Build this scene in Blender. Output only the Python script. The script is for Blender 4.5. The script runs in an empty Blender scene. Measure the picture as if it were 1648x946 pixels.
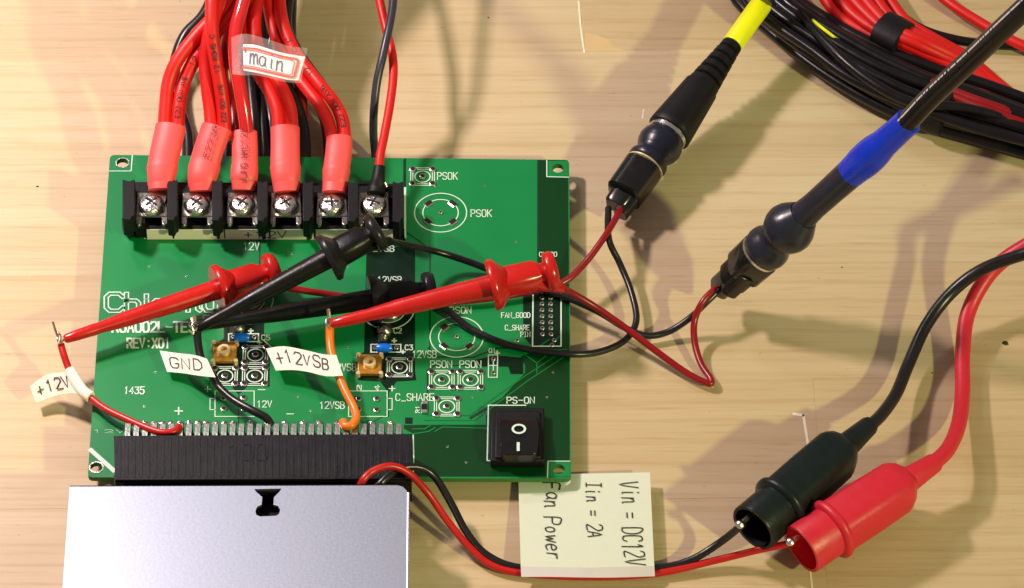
import bpy, math, random
from mathutils import Vector, geometry
random.seed(7)
S = 0.001                      # everything below is measured in millimetres
C = bpy.context.scene.collection
sc = bpy.context.scene

# ------------------------------------------------------------------ camera
TILT = math.radians(41.0); DIST = 1450.0; FPX = 8400.0
FWD = Vector((0, math.sin(TILT), -math.cos(TILT))); RGT = Vector((1, 0, 0)); UPV = Vector((0, math.cos(TILT), math.sin(TILT)))
CAMP = -DIST*FWD
cd = bpy.data.cameras.new('camera'); cam = bpy.data.objects.new('camera', cd); C.objects.link(cam)
cam.location = CAMP*S; cam.rotation_euler = (TILT, 0, 0)
cd.sensor_width = 36; cd.lens = 36*FPX/1648; cd.clip_start = 0.02; cd.clip_end = 50
sc.camera = cam

# ------------------------------------------------------------------ world, lamps, exposure
sc.view_settings.view_transform = 'Standard'; sc.view_settings.look = 'None'
sc.view_settings.exposure = 0.0; sc.view_settings.gamma = 1.0
sc.cycles.use_denoising = True
sc.cycles.max_bounces = 8
w = bpy.data.worlds.new('World'); sc.world = w; w.use_nodes = True
bg = w.node_tree.nodes['Background']; bg.inputs[0].default_value = (1.0, 0.85, 0.75, 1); bg.inputs[1].default_value = 0.23

def area(name, loc, size, power, col, aim=(0, 0, 0)):
    l = bpy.data.lights.new(name, 'AREA'); l.shape = 'RECTANGLE'; l.size = size[0]*S; l.size_y = size[1]*S
    l.energy = power; l.color = col
    o = bpy.data.objects.new(name, l); C.objects.link(o); o.location = Vector(loc)*S
    d = Vector(aim) - Vector(loc); o.rotation_euler = d.to_track_quat('-Z', 'Y').to_euler()
    return o
area('workshop_lamp', (980, -930, 840), (75, 55), 14.8, (0.97, 1.0, 0.44))
area('window_lamp', (-330, 150, 440), (60, 70), 4.8, (1.0, 0.81, 0.78), (-420, -50, 0))
area('lid_sheen_fill', (-440, 640, 820), (160, 140), 1.5, (0.88, 0.92, 1.0), (-60, 0, 0))  # unseen fill added for the sheen on the power supply lid

# ------------------------------------------------------------------ helpers
def P(px, py, z=0.0):
    d = FWD*FPX + RGT*(px-824) + UPV*(473-py)
    return CAMP + d*((z-CAMP.z)/d.z)

def lin(c):
    c = c/255.0
    return c/12.92 if c <= 0.04045 else ((c+0.055)/1.055)**2.4
def rgb(r, g, b): return (lin(r), lin(g), lin(b), 1)

def mat(name, col, rough=0.5, metal=0.0, var=0.12, nscale=300, bump=0.0, bscale=800, spec=0.5, coat=0.0, dirt=None, trans=0.0, rvar=0.1):
    m = bpy.data.materials.new(name); m.use_nodes = True
    nt = m.node_tree; N = nt.nodes; L = nt.links; b = N['Principled BSDF']
    tc = N.new('ShaderNodeTexCoord'); no = N.new('ShaderNodeTexNoise'); no.inputs['Scale'].default_value = nscale; no.inputs['Detail'].default_value = 5
    L.new(tc.outputs['Object'], no.inputs['Vector'])
    mx = N.new('ShaderNodeMix'); mx.data_type = 'RGBA'
    c = col
    mx.inputs['A'].default_value = (c[0]*(1-var), c[1]*(1-var), c[2]*(1-var), 1)
    mx.inputs['B'].default_value = (min(1, c[0]*(1+var)), min(1, c[1]*(1+var)), min(1, c[2]*(1+var)), 1)
    L.new(no.outputs['Fac'], mx.inputs['Factor']); out = mx.outputs['Result']
    if dirt:
        n2 = N.new('ShaderNodeTexNoise'); n2.inputs['Scale'].default_value = nscale*0.22; n2.inputs['Detail'].default_value = 8
        L.new(tc.outputs['Object'], n2.inputs['Vector'])
        r = N.new('ShaderNodeValToRGB'); r.color_ramp.elements[0].position = 0.52; r.color_ramp.elements[1].position = 0.75
        r.color_ramp.elements[0].color = (0, 0, 0, 1); r.color_ramp.elements[1].color = (0.6, 0.6, 0.6, 1)
        L.new(n2.outputs['Fac'], r.inputs[0])
        m2 = N.new('ShaderNodeMix'); m2.data_type = 'RGBA'; L.new(r.outputs[0], m2.inputs['Factor']); L.new(out, m2.inputs['A']); m2.inputs['B'].default_value = dirt
        out = m2.outputs['Result']
    L.new(out, b.inputs['Base Color'])
    mr = N.new('ShaderNodeMapRange'); mr.inputs['To Min'].default_value = max(0.02, rough-rvar); mr.inputs['To Max'].default_value = min(1, rough+rvar)
    L.new(no.outputs['Fac'], mr.inputs['Value']); L.new(mr.outputs[0], b.inputs['Roughness'])
    b.inputs['Metallic'].default_value = metal; b.inputs['Specular IOR Level'].default_value = spec
    if coat: b.inputs['Coat Weight'].default_value = coat; b.inputs['Coat Roughness'].default_value = 0.15
    if trans: b.inputs['Transmission Weight'].default_value = trans; b.inputs['IOR'].default_value = 1.35
    if bump:
        n3 = N.new('ShaderNodeTexNoise'); n3.inputs['Scale'].default_value = bscale; n3.inputs['Detail'].default_value = 4
        L.new(tc.outputs['Object'], n3.inputs['Vector'])
        bp = N.new('ShaderNodeBump'); bp.inputs['Strength'].default_value = bump; bp.inputs['Distance'].default_value = 0.0004
        L.new(n3.outputs['Fac'], bp.inputs['Height']); L.new(bp.outputs[0], b.inputs['Normal'])
    return m

def wood_mat():
    m = bpy.data.materials.new('maple_wood'); m.use_nodes = True
    nt = m.node_tree; N = nt.nodes; L = nt.links; b = N['Principled BSDF']
    tc = N.new('ShaderNodeTexCoord'); oi = N.new('ShaderNodeObjectInfo')
    ad = N.new('ShaderNodeVectorMath'); ad.operation = 'MULTIPLY_ADD'
    cm = N.new('ShaderNodeCombineXYZ'); L.new(oi.outputs['Random'], cm.inputs[0]); L.new(oi.outputs['Random'], cm.inputs[1]); L.new(oi.outputs['Random'], cm.inputs[2])
    L.new(cm.outputs[0], ad.inputs[0]); ad.inputs[1].default_value = (7, 3, 5); L.new(tc.outputs['Object'], ad.inputs[2])
    def noise(sx, sy, detail, dist=0.0):
        mp = N.new('ShaderNodeMapping'); mp.inputs['Scale'].default_value = (sx, sy, 30); L.new(ad.outputs[0], mp.inputs[0])
        n = N.new('ShaderNodeTexNoise'); n.inputs['Scale'].default_value = 1; n.inputs['Detail'].default_value = detail; n.inputs['Distortion'].default_value = dist
        L.new(mp.outputs[0], n.inputs['Vector']); return n
    g1 = noise(14, 900, 6, 0.2); g2 = noise(3, 45, 4, 0.8); g3 = noise(60, 1500, 3); g4 = noise(22, 34, 5, 1.5)
    wv = N.new('ShaderNodeTexWave'); wv.bands_direction = 'Y'
    mp = N.new('ShaderNodeMapping'); mp.inputs['Scale'].default_value = (5, 46, 1); L.new(ad.outputs[0], mp.inputs[0]); L.new(mp.outputs[0], wv.inputs[0])
    wv.inputs['Scale'].default_value = 1; wv.inputs['Distortion'].default_value = 5; wv.inputs['Detail'].default_value = 3; wv.inputs['Detail Scale'].default_value = 0.7
    base = N.new('ShaderNodeValToRGB'); e = base.color_ramp.elements
    e[0].position = 0.25; e[0].color = rgb(196, 175, 140); e[1].position = 0.78; e[1].color = rgb(209, 191, 158)
    L.new(g2.outputs['Fac'], base.inputs[0])
    def mul(a, fac, col):
        mx = N.new('ShaderNodeMix'); mx.data_type = 'RGBA'; mx.blend_type = 'MULTIPLY'
        L.new(fac, mx.inputs['Factor']); L.new(a, mx.inputs['A']); mx.inputs['B'].default_value = col; return mx.outputs['Result']
    def ramp(s, p0, p1, v=1.0, inv=False):
        r = N.new('ShaderNodeMapRange'); r.inputs[1].default_value = p0; r.inputs[2].default_value = p1
        r.inputs[3].default_value = 0; r.inputs[4].default_value = v; L.new(s, r.inputs[0]); return r.outputs[0]
    c = mul(base.outputs[0], ramp(g1.outputs['Fac'], 0.48, 0.74, 0.26), (0.80, 0.71, 0.56, 1))
    c = mul(c, ramp(g3.outputs['Fac'], 0.55, 0.75, 0.35), (0.6, 0.5, 0.38, 1))
    c = mul(c, ramp(wv.outputs['Fac'], 0.84, 1.0, 0.20), (0.74, 0.58, 0.42, 1))
    c = mul(c, ramp(g4.outputs['Fac'], 0.60, 0.80, 0.3), (0.72, 0.60, 0.46, 1))
    # each plank a little lighter or darker
    c = mul(c, ramp(oi.outputs['Random'], 0, 1, 0.42), (0.84, 0.75, 0.62, 1))
    # small dark pores and specks
    n5 = noise(420, 900, 2); c = mul(c, ramp(n5.outputs['Fac'], 0.73, 0.80, 0.6), (0.35, 0.25, 0.18, 1))
    L.new(c, b.inputs['Base Color']); b.inputs['Roughness'].default_value = 0.42
    L.new(ramp(g1.outputs['Fac'], 0.2, 0.8, 0.5), b.inputs['Roughness'])
    rr = N.new('ShaderNodeMath'); rr.operation = 'ADD'; rr.inputs[1].default_value = 0.32
    L.new(ramp(g2.outputs['Fac'], 0.2, 0.8, 0.2), rr.inputs[0]); L.new(rr.outputs[0], b.inputs['Roughness'])
    bp = N.new('ShaderNodeBump'); bp.inputs['Strength'].default_value = 0.25; bp.inputs['Distance'].default_value = 0.0002
    L.new(g1.outputs['Fac'], bp.inputs['Height']); L.new(bp.outputs[0], b.inputs['Normal'])
    return m

M = dict(
 wood=wood_mat(),
 filler=mat('pale_filler', rgb(236, 226, 200), 0.6),
 knot=mat('dark_speck', rgb(60, 36, 22), 0.8),
 stain=mat('wood_stain', rgb(206, 178, 132), 0.5, var=0.1),
 pcb=mat('green_solder_mask', rgb(0, 126, 64), 0.36, var=0.10, nscale=60, bump=0.03, bscale=400, rvar=0.06),
 pcbd=mat('dark_green_solder_mask', rgb(0, 34, 20), 0.32, var=0.15, nscale=60, bump=0.02, bscale=400, spec=0.35, rvar=0.06),
 pcbg=mat('deep_green_solder_mask', rgb(0, 56, 20), 0.30, var=0.15, nscale=60, spec=0.4, rvar=0.06),
 trace=mat('trace_green', rgb(4, 122, 58), 0.30, var=0.12, nscale=90),
 groove=mat('groove_green', rgb(0, 48, 24), 0.4),
 edge=mat('board_edge', rgb(60, 110, 50), 0.7),
 silk=mat('white_silkscreen', rgb(206, 228, 214), 0.6, var=0.06),
 tin=mat('tinned_pad', rgb(226, 222, 216), 0.28, 1.0, bump=0.25, bscale=1500),
 hole=mat('hole_shade_black', rgb(20, 14, 14), 0.8),  # near-black that paints the shade inside holes and recesses
 steel=mat('shiny_screw_steel', rgb(240, 238, 232), 0.24, 1.0, bump=1.0, bscale=900),
 plate=mat('clamp_steel', rgb(150, 146, 138), 0.3, 1.0, bump=0.7, bscale=420),
 pin=mat('solder_pin', rgb(196, 195, 190), 0.36, 1.0, bump=0.3, bscale=900),
 gold=mat('brass', rgb(206, 150, 62), 0.42, 0.75, var=0.25, nscale=260, bump=0.2),
 goldl=mat('pale_brass', rgb(248, 226, 180), 0.35, 0.5),
 blkp=mat('black_plastic', rgb(20, 19, 25), 0.42, var=0.3, bump=0.12, bscale=1200, spec=0.28),
 blkm=mat('matt_black_plastic', rgb(15, 15, 18), 0.5, var=0.3, bump=0.15, bscale=1200, spec=0.28),
 blkg=mat('glossy_black_plastic', rgb(17, 18, 21), 0.22, var=0.2),
 navy=mat('bluish_black_rubber', rgb(30, 34, 50), 0.30, var=0.25, bump=0.15, bscale=300),
 blkw=mat('black_wire_insulation', rgb(24, 23, 27), 0.30, var=0.25, bump=0.06, bscale=600),
 coilw=mat('black_coil_insulation', rgb(22, 20, 25), 0.27, var=0.3, bump=0.08, bscale=500, spec=0.28),
 slate=mat('slate_wire_insulation', rgb(52, 52, 66), 0.32, var=0.2),
 clipk=mat('black_clip_plastic', rgb(15, 17, 17), 0.34, var=0.3, bump=0.25, bscale=500, spec=0.28),
 disck=mat('grey_black_collar', rgb(32, 31, 35), 0.28, var=0.2, bump=0.1, spec=0.28),
 bootk=mat('black_boot_vinyl', rgb(20, 30, 30), 0.36, var=0.2, bump=0.15, bscale=900, spec=0.28),
 redw=mat('red_wire_insulation', rgb(212, 20, 16), 0.45, var=0.12, nscale=120, bump=0.05, bscale=500),
 redd=mat('dark_or_shaded_red_insulation', rgb(140, 10, 20), 0.32, var=0.15, nscale=120),
 redg=mat('glossy_red_tubing', rgb(214, 36, 40), 0.16, var=0.1, coat=0.5),
 shrink=mat('pink_red_heat_shrink', rgb(240, 84, 84), 0.48, var=0.06, nscale=90, bump=0.08, bscale=300),
 clipr=mat('red_clip_plastic', rgb(192, 26, 22), 0.26, var=0.12, nscale=200, bump=0.1, bscale=250),
 bootr=mat('crimson_boot_vinyl', rgb(206, 34, 54), 0.42, var=0.08, bump=0.15, bscale=900),
 boori=mat('crimson_boot_lining', rgb(226, 20, 30), 0.5),
 orange=mat('orange_wire_insulation', rgb(240, 120, 34), 0.32, var=0.1),
 redm=mat('red_thin_wire_insulation', rgb(186, 20, 18), 0.36, var=0.12),
 yellow=mat('yellow_band', rgb(238, 240, 10), 0.35, var=0.05),
 blue=mat('blue_heat_shrink', rgb(0, 50, 205), 0.28, var=0.12, bump=0.9, bscale=90),
 cap=mat('blue_epoxy', rgb(14, 110, 236), 0.2, var=0.1),
 paper=mat('cream_paper', rgb(238, 234, 216), 0.75, var=0.03, bump=0.12, bscale=120),
 paperd=mat('note_paper', rgb(208, 214, 196), 0.7, var=0.035, bump=0.2, bscale=110),
 lilac=mat('clear_tape_band', rgb(214, 206, 216), 0.3, var=0.06),
 sticker=mat('white_sticker', rgb(244, 240, 242), 0.55, var=0.02),
 stickr=mat('sticker_red_line', rgb(224, 60, 52), 0.5),
 ink=mat('black_ink', rgb(34, 32, 36), 0.6),
 inkb=mat('blue_black_ink', rgb(44, 48, 74), 0.6),
 alu=mat('brushed_galvanised_steel', rgb(176, 184, 200), 0.40, 0.92, rvar=0.04, var=0.05, nscale=1500, bump=0.03, bscale=900),
 alue=mat('folded_steel_edge', rgb(200, 204, 216), 0.35, 0.9),
 tape=mat('black_tape', rgb(20, 19, 22), 0.5, var=0.3, bump=0.4, bscale=250, spec=0.28),
 mark=mat('white_printing', rgb(205, 205, 205), 0.6),
 copper=mat('bare_strand', rgb(190, 170, 150), 0.3, 0.9, bump=0.4),
)
def film():
    m = bpy.data.materials.new('clear_film'); m.use_nodes = True; nt = m.node_tree; b = nt.nodes['Principled BSDF']
    b.inputs['Base Color'].default_value = (0.9, 0.88, 0.86, 1); b.inputs['Roughness'].default_value = 0.12; b.inputs['Alpha'].default_value = 0.07
    return m
M['film'] = film()

class MB:
    def __init__(s): s.v = []; s.f = []; s.mi = []
    def add(s, vs, fs, mi=0):
        o = len(s.v); s.v += [Vector(x) for x in vs]
        for f in fs: s.f.append([i+o for i in f]); s.mi.append(mi)
    def box(s, a, b, mi=0):
        x0, y0, z0 = a; x1, y1, z1 = b
        s.add([(x0,y0,z0),(x1,y0,z0),(x1,y1,z0),(x0,y1,z0),(x0,y0,z1),(x1,y0,z1),(x1,y1,z1),(x0,y1,z1)],
              [(3,2,1,0),(4,5,6,7),(0,1,5,4),(1,2,6,5),(2,3,7,6),(3,0,4,7)], mi)
    def rings(s, rings, cap=True, mi=0):
        n = len(rings[0]); vs = [p for r in rings for p in r]; fs = []
        for i in range(len(rings)-1):
            for j in range(n):
                k = (j+1) % n
                fs.append((i*n+j, i*n+k, (i+1)*n+k, (i+1)*n+j))
        if cap: fs.append(tuple(range(n))[::-1]); fs.append(tuple((len(rings)-1)*n+j for j in range(n)))
        s.add(vs, fs, mi)
    def tube(s, pts, r, seg=12, sub=6, mi=0, cap=True, smooth=True, flat=1.0):
        """pts mm vectors; r a number or one per point; Catmull-Rom"""
        pts = [Vector(p) for p in pts]; n = len(pts)
        rr = r if isinstance(r, (list, tuple)) else [r]*n
        if smooth and n > 2:
            q = []; qr = []
            for i in range(n-1):
                p0 = pts[max(i-1, 0)]; p1 = pts[i]; p2 = pts[i+1]; p3 = pts[min(i+2, n-1)]
                for k in range(sub):
                    t = k/sub
                    q.append(0.5*((2*p1)+(p2-p0)*t+(2*p0-5*p1+4*p2-p3)*t*t+(3*p1-p0-3*p2+p3)*t*t*t)); qr.append(rr[i]*(1-t)+rr[i+1]*t)
            q.append(pts[-1]); qr.append(rr[-1])
        else: q = pts; qr = list(rr)
        R = []
        up = Vector((0, 0, 1)); last = None
        for i, p in enumerate(q):
            d = (q[min(i+1, len(q)-1)] - q[max(i-1, 0)]).normalized()
            if last is None:
                a = d.cross(up)
                if a.length < 1e-4: a = Vector((1, 0, 0))
            else: a = last - d*last.dot(d)
            a.normalize(); last = a; b = a.cross(d).normalized()
            R.append([p + a*(qr[i]*math.cos(2*math.pi*j/seg)) + b*(qr[i]*flat*math.sin(2*math.pi*j/seg)) for j in range(seg)])
        s.rings(R, cap, mi); return q
    def lathe(s, A, B, prof, seg=24, sq=2.0, ws=1.0, hs=1.0, mi=0, cap=True, roll=0.0):
        """prof = (fraction along A->B, radius); sq>2 gives a squarer section"""
        A = Vector(A); B = Vector(B); d = (B-A).normalized()
        up = Vector((0, 0, 1)) if abs(d.z) < 0.95 else Vector((0, 1, 0))
        a = d.cross(up).normalized(); b = a.cross(d).normalized(); R = []
        for t, r in prof:
            c = A.lerp(B, t); ring = []
            for j in range(seg):
                th = 2*math.pi*j/seg + roll; co = math.cos(th); si = math.sin(th)
                k = (abs(co)**sq+abs(si)**sq)**(-1/sq)
                ring.append(c + a*(r*ws*k*co) + b*(r*hs*k*si))
            R.append(ring)
        s.rings(R, cap, mi)
    def prism(s, top, z0, mi=0):
        """top: list of mm points (outline seen from above, at their own z); straight down to z0"""
        top = [Vector(p) for p in top]
        ar = sum(top[i].x*top[(i+1) % len(top)].y-top[(i+1) % len(top)].x*top[i].y for i in range(len(top)))
        if ar < 0: top = top[::-1]
        n = len(top); bot = [Vector((p.x, p.y, z0)) for p in top]
        fs = [tuple(range(n)), tuple(range(2*n-1, n-1, -1))]
        for i in range(n):
            k = (i+1) % n; fs.append((i+n, k+n, k, i))
        s.add(top+bot, fs, mi)
    def ribbon(s, pts, w, nrm=Vector((0, 0, 1)), mi=0, closed=False):
        pts = [Vector(p) for p in pts]; n = len(pts)
        if n < 2: return
        if n > 2 and (pts[0]-pts[-1]).length < 1e-3: closed = True; pts = pts[:-1]; n -= 1
        Lf = []; Rt = []
        for i in range(n):
            if closed: a = pts[i-1]; b = pts[(i+1) % n]
            else: a = pts[max(i-1, 0)]; b = pts[min(i+1, n-1)]
            d1 = (pts[i]-a) if (closed or i > 0) else (b-pts[i]); d2 = (b-pts[i]) if (closed or i < n-1) else d1
            if d1.length < 1e-6: d1 = d2
            if d2.length < 1e-6: d2 = d1
            d1.normalize(); d2.normalize(); d = (d1+d2)
            if d.length < 0.2: d = d1.copy()
            d.normalize(); sd = nrm.cross(d).normalized()
            k = 1/max(0.55, d.dot(d1)); p = pts[i].copy()
            if not closed and i == 0: p -= d*w*0.45
            if not closed and i == n-1: p += d*w*0.45
            Lf.append(p+sd*w/2*k); Rt.append(p-sd*w/2*k)
        fs = [(i, n+i, n+(i+1) % n, (i+1) % n) for i in range(n if closed else n-1)]
        s.add(Lf+Rt, fs, mi)
    def disc(s, c, r, z=None, seg=16, mi=0, ry=None):
        c = Vector(c)
        if z is not None: c.z = z
        ry = r if ry is None else ry
        s.add([c+Vector((r*math.cos(2*math.pi*j/seg), ry*math.sin(2*math.pi*j/seg), 0)) for j in range(seg)], [tuple(range(seg))], mi)
    def plate(s, outer, holes, z0, z1, mi=0, side=None):
        def ccw(l):
            return l if sum(l[i][0]*l[(i+1) % len(l)][1]-l[(i+1) % len(l)][0]*l[i][1] for i in range(len(l))) > 0 else l[::-1]
        outer = ccw([(p[0], p[1]) for p in outer]); hs = [ccw([(p[0], p[1]) for p in h])[::-1] for h in holes]
        loops = [outer]+hs; flat = [p for l in loops for p in l]
        tri = geometry.tessellate_polygon([[Vector((p[0], p[1], 0)) for p in l] for l in loops])
        T = []
        for t in tri:
            a, b, c = (flat[i] for i in t)
            T.append(t if (b[0]-a[0])*(c[1]-a[1])-(b[1]-a[1])*(c[0]-a[0]) > 0 else t[::-1])
        s.add([(p[0], p[1], z1) for p in flat], T, mi)
        if z0 is None: return
        s.add([(p[0], p[1], z0) for p in flat], [t[::-1] for t in T], mi)
        for l in loops:
            n = len(l)
            s.add([(p[0], p[1], z1) for p in l]+[(p[0], p[1], z0) for p in l], [(n+i, n+(i+1) % n, (i+1) % n, i) for i in range(n)], mi if side is None else side)
    def mesh(s, name, mats, origin, ang=38):
        me = bpy.data.meshes.new(name)
        me.from_pydata([((v-origin)*S)[:] for v in s.v], [], s.f)
        for m in (mats if isinstance(mats, (list, tuple)) else [mats]): me.materials.append(m)
        me.polygons.foreach_set('material_index', s.mi)
        me.validate(); me.update()
        me.polygons.foreach_set('use_smooth', [True]*len(me.polygons)); me.set_sharp_from_angle(angle=math.radians(ang))
        return me
    def build(s, name, mats, parent=None, ang=38, label=None, org=None, bevel=0):
        if org is None: org = worg(parent) if parent else Vector((0, 0, 0))
        me = s.mesh(name, mats, org, ang)
        return link(name, me, parent, org, label, bevel)

WORG = {}
def worg(o): return WORG.get(o.name, Vector((0, 0, 0)))
def link(name, me, parent, org, label=None, bevel=0):
    o = bpy.data.objects.new(name, me); C.objects.link(o)
    base = worg(parent) if parent else Vector((0, 0, 0))
    o.location = (Vector(org)-base)*S
    if parent: o.parent = parent
    WORG[o.name] = Vector(org)
    if label: o['label'] = label
    if bevel:
        md = o.modifiers.new('bevel', 'BEVEL'); md.width = bevel*S; md.segments = 2; md.limit_method = 'ANGLE'; md.angle_limit = math.radians(50)
    return o
def thing(name, label, cat, loc, group=None):
    o = bpy.data.objects.new(name, None); C.objects.link(o); o.location = Vector(loc)*S; o.empty_display_size = 0.01
    WORG[o.name] = Vector(loc); o['label'] = label; o['category'] = cat
    if group: o['group'] = group
    return o
def struct(name, loc=(0, 0, 0)):
    o = bpy.data.objects.new(name, None); C.objects.link(o); o.location = Vector(loc)*S; WORG[o.name] = Vector(loc); o['kind'] = 'structure'; return o

def cyl_ring(cx, cy, r, seg=28): return [(cx+r*math.cos(2*math.pi*j/seg), cy+r*math.sin(2*math.pi*j/seg)) for j in range(seg)]

# ---- stroke lettering
G = {
'A':[[(0,0),(.5,1),(1,0)],[(.2,.36),(.8,.36)]],
'B':[[(0,0),(0,1),(.7,1),(.95,.86),(.95,.66),(.7,.53),(0,.53)],[(.7,.53),(1,.38),(1,.14),(.7,0),(0,0)]],
'C':[[(1,.82),(.78,1),(.22,1),(0,.8),(0,.2),(.22,0),(.78,0),(1,.18)]],
'D':[[(0,0),(0,1),(.6,1),(1,.72),(1,.28),(.6,0),(0,0)]],
'E':[[(1,1),(0,1),(0,0),(1,0)],[(0,.52),(.75,.52)]],
'F':[[(1,1),(0,1),(0,0)],[(0,.52),(.75,.52)]],
'G':[[(1,.82),(.78,1),(.22,1),(0,.8),(0,.2),(.22,0),(.8,0),(1,.2),(1,.45),(.6,.45)]],
'J':[[(.9,1),(.9,.2),(.7,0),(.2,0),(0,.2)]],
'U':[[(0,1),(0,.2),(.22,0),(.78,0),(1,.2),(1,1)]],
'M':[[(0,0),(0,1),(.5,.4),(1,1),(1,0)]],
'H':[[(0,0),(0,1)],[(1,0),(1,1)],[(0,.5),(1,.5)]],
'I':[[(.5,0),(.5,1)],[(.2,1),(.8,1)],[(.2,0),(.8,0)]],
'K':[[(0,0),(0,1)],[(1,1),(0,.42)],[(.3,.58),(1,0)]],
'L':[[(0,1),(0,0),(1,0)]],
'N':[[(0,0),(0,1),(1,0),(1,1)]],
'O':[[(.22,0),(0,.2),(0,.8),(.22,1),(.78,1),(1,.8),(1,.2),(.78,0),(.22,0)]],
'P':[[(0,0),(0,1),(.75,1),(1,.86),(1,.62),(.75,.48),(0,.48)]],
'Q':[[(.22,0),(0,.2),(0,.8),(.22,1),(.78,1),(1,.8),(1,.2),(.78,0),(.22,0)],[(.6,.3),(1,0)]],
'R':[[(0,0),(0,1),(.75,1),(1,.86),(1,.64),(.75,.5),(0,.5)],[(.5,.5),(1,0)]],
'S':[[(1,.84),(.78,1),(.22,1),(0,.84),(0,.66),(.22,.53),(.78,.47),(1,.34),(1,.16),(.78,0),(.22,0),(0,.16)]],
'T':[[(0,1),(1,1)],[(.5,1),(.5,0)]],
'V':[[(0,1),(.5,0),(1,1)]],
'X':[[(0,0),(1,1)],[(0,1),(1,0)]],
'0':[[(.22,0),(0,.2),(0,.8),(.22,1),(.78,1),(1,.8),(1,.2),(.78,0),(.22,0)]],
'1':[[(.2,.8),(.5,1),(.5,0)]],
'2':[[(0,.82),(.2,1),(.8,1),(1,.84),(1,.64),(0,0),(1,0)]],
'3':[[(0,1),(1,1),(.5,.6),(.8,.58),(1,.4),(1,.15),(.75,0),(.2,0),(0,.15)]],
'4':[[(.75,0),(.75,1),(0,.32),(1,.32)]],
'5':[[(.95,1),(.1,1),(0,.58),(.75,.6),(1,.42),(1,.16),(.78,0),(.2,0),(0,.15)]],
'6':[[(.9,.9),(.6,1),(.25,1),(0,.75),(0,.2),(.22,0),(.78,0),(1,.18),(1,.4),(.78,.55),(.2,.55),(0,.4)]],
'-':[[(.05,.5),(.95,.5)]], '_':[[(0,-.06),(1,-.06)]], '+':[[(.05,.48),(.95,.48)],[(.5,.08),(.5,.88)]],
':':[[(.5,.68),(.5,.76)],[(.5,.14),(.5,.22)]], '=':[[(.1,.62),(.95,.62)],[(.1,.34),(.95,.34)]], "'":[[(.3,1),(.25,.8)]],
'a':[[(.85,.5),(.5,.62),(.15,.5),(.05,.25),(.3,.03),(.65,.08),(.88,.35),(.85,.58)],[(.88,.35),(.86,.12),(1.02,.02)]],
'i':[[(.5,.58),(.5,.1),(.65,.02)],[(.5,.84),(.5,.9)]],
'm':[[(0,0),(.05,.6)],[(.04,.35),(.2,.58),(.4,.56),(.45,0)],[(.45,.38),(.65,.6),(.85,.56),(.92,.1),(1.05,.03)]],
'n':[[(.1,0),(.12,.6)],[(.12,.38),(.4,.6),(.75,.55),(.82,.1),(.98,.02)]],
'o':[[(.3,0),(.05,.25),(.2,.55),(.55,.62),(.85,.4),(.75,.08),(.3,0)]],
'w':[[(0,.58),(.22,.02),(.48,.45),(.72,.02),(1,.6)]],
'e':[[(.08,.3),(.88,.36),(.8,.56),(.45,.64),(.12,.42),(.1,.15),(.4,0),(.92,.08)]],
'r':[[(.15,0),(.18,.6)],[(.18,.36),(.45,.6),(.85,.6)]],
'c':[[(.95,.5),(.75,.62),(.25,.62),(0,.45),(0,.17),(.25,0),(.75,0),(.95,.12)]],
'h':[[(0,0),(0,1)],[(0,.6),(.7,.6),(.9,.45),(.9,0)]],
'y':[[(0,.6),(0,.2),(.2,0),(.9,0)],[(.9,.62),(.9,-.2),(.7,-.35),(.1,-.35)]],
}
def text(mb, s, f, w, width=0.72, jit=0.0, shear=0.0, nrm=None, smooth=False, rise=0.012):
    """f(u, v) -> mm point with u,v in 0..1 over the whole word box"""
    n = len(s); tot = (n-1)+width; k = 0; rr = random.Random(hash(s) % 1000 if False else sum(map(ord, s)))
    for i, ch in enumerate(s):
        if ch == ' ': continue
        jx, jy, js = rr.uniform(-jit, jit), rr.uniform(-jit, jit), 1+rr.uniform(-jit, jit)
        for st in G[ch]:
            pts = []
            if smooth and len(st) > 2:
                q = [Vector((x, y)) for x, y in st]; o = []
                for a in range(len(q)-1):
                    p0 = q[max(a-1, 0)]; p1 = q[a]; p2 = q[a+1]; p3 = q[min(a+2, len(q)-1)]
                    for t in (0, .33, .66): o.append(.5*(2*p1+(p2-p0)*t+(2*p0-5*p1+4*p2-p3)*t*t+(3*p1-p0-3*p2+p3)*t**3))
                o.append(q[-1]); st2 = [(p.x, p.y) for p in o]
            else: st2 = st
            for x, y in st2:
                u = (i+(x*js+shear*y+jx)*width)/tot; v = y*js+jy
                pts.append(f(u, v)+Vector((0, 0, 0.004*k)))
            N = nrm or Vector((0, 0, 1))
            mb.ribbon(pts, w, N); k = (k+1) % 5

# ================================================================== WORKBENCH
bench = struct('workbench_top', (0, 0, 0))
ROT = math.radians(1.15); row_h = 41.6
Y0 = P(900, 83, 0).y
ux = Vector((math.cos(ROT), math.sin(ROT), 0)); uy = Vector((-math.sin(ROT), math.cos(ROT), 0))
o0 = Vector((P(900, 83, 0).x, Y0, 0))
ends = {0: [P(937, 40, 0).x-o0.x], -4: [P(1299, 720, 0).x-o0.x], -5: [P(1305, 900, 0).x-o0.x]}
rnd = random.Random(3)
for k in range(-14, 15):
    cuts = [-900] + sorted(ends.get(k, [rnd.choice((-1, 1))*rnd.uniform(260, 600)])) + [900]
    for a, b in zip(cuts[:-1], cuts[1:]):
        mb = MB(); ca = o0+ux*a+uy*(k*row_h); org = o0+ux*((a+b)/2)+uy*((k+.5)*row_h)
        dz = rnd.uniform(-0.05, 0.0)
        g = 0.012
        q = [ca+ux*g+uy*g, ca+ux*(b-a-g)+uy*g, ca+ux*(b-a-g)+uy*(row_h-g), ca+ux*g+uy*(row_h-g)]
        mb.prism([p+Vector((0, 0, dz)) for p in q], -18)
        mb.build('plank', M['wood'], bench, org=org, bevel=0.02)
mb = MB(); mb.box((-900, -620, -20), (900, 640, -18.2)); mb.build('underside', M['wood'], bench)
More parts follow.
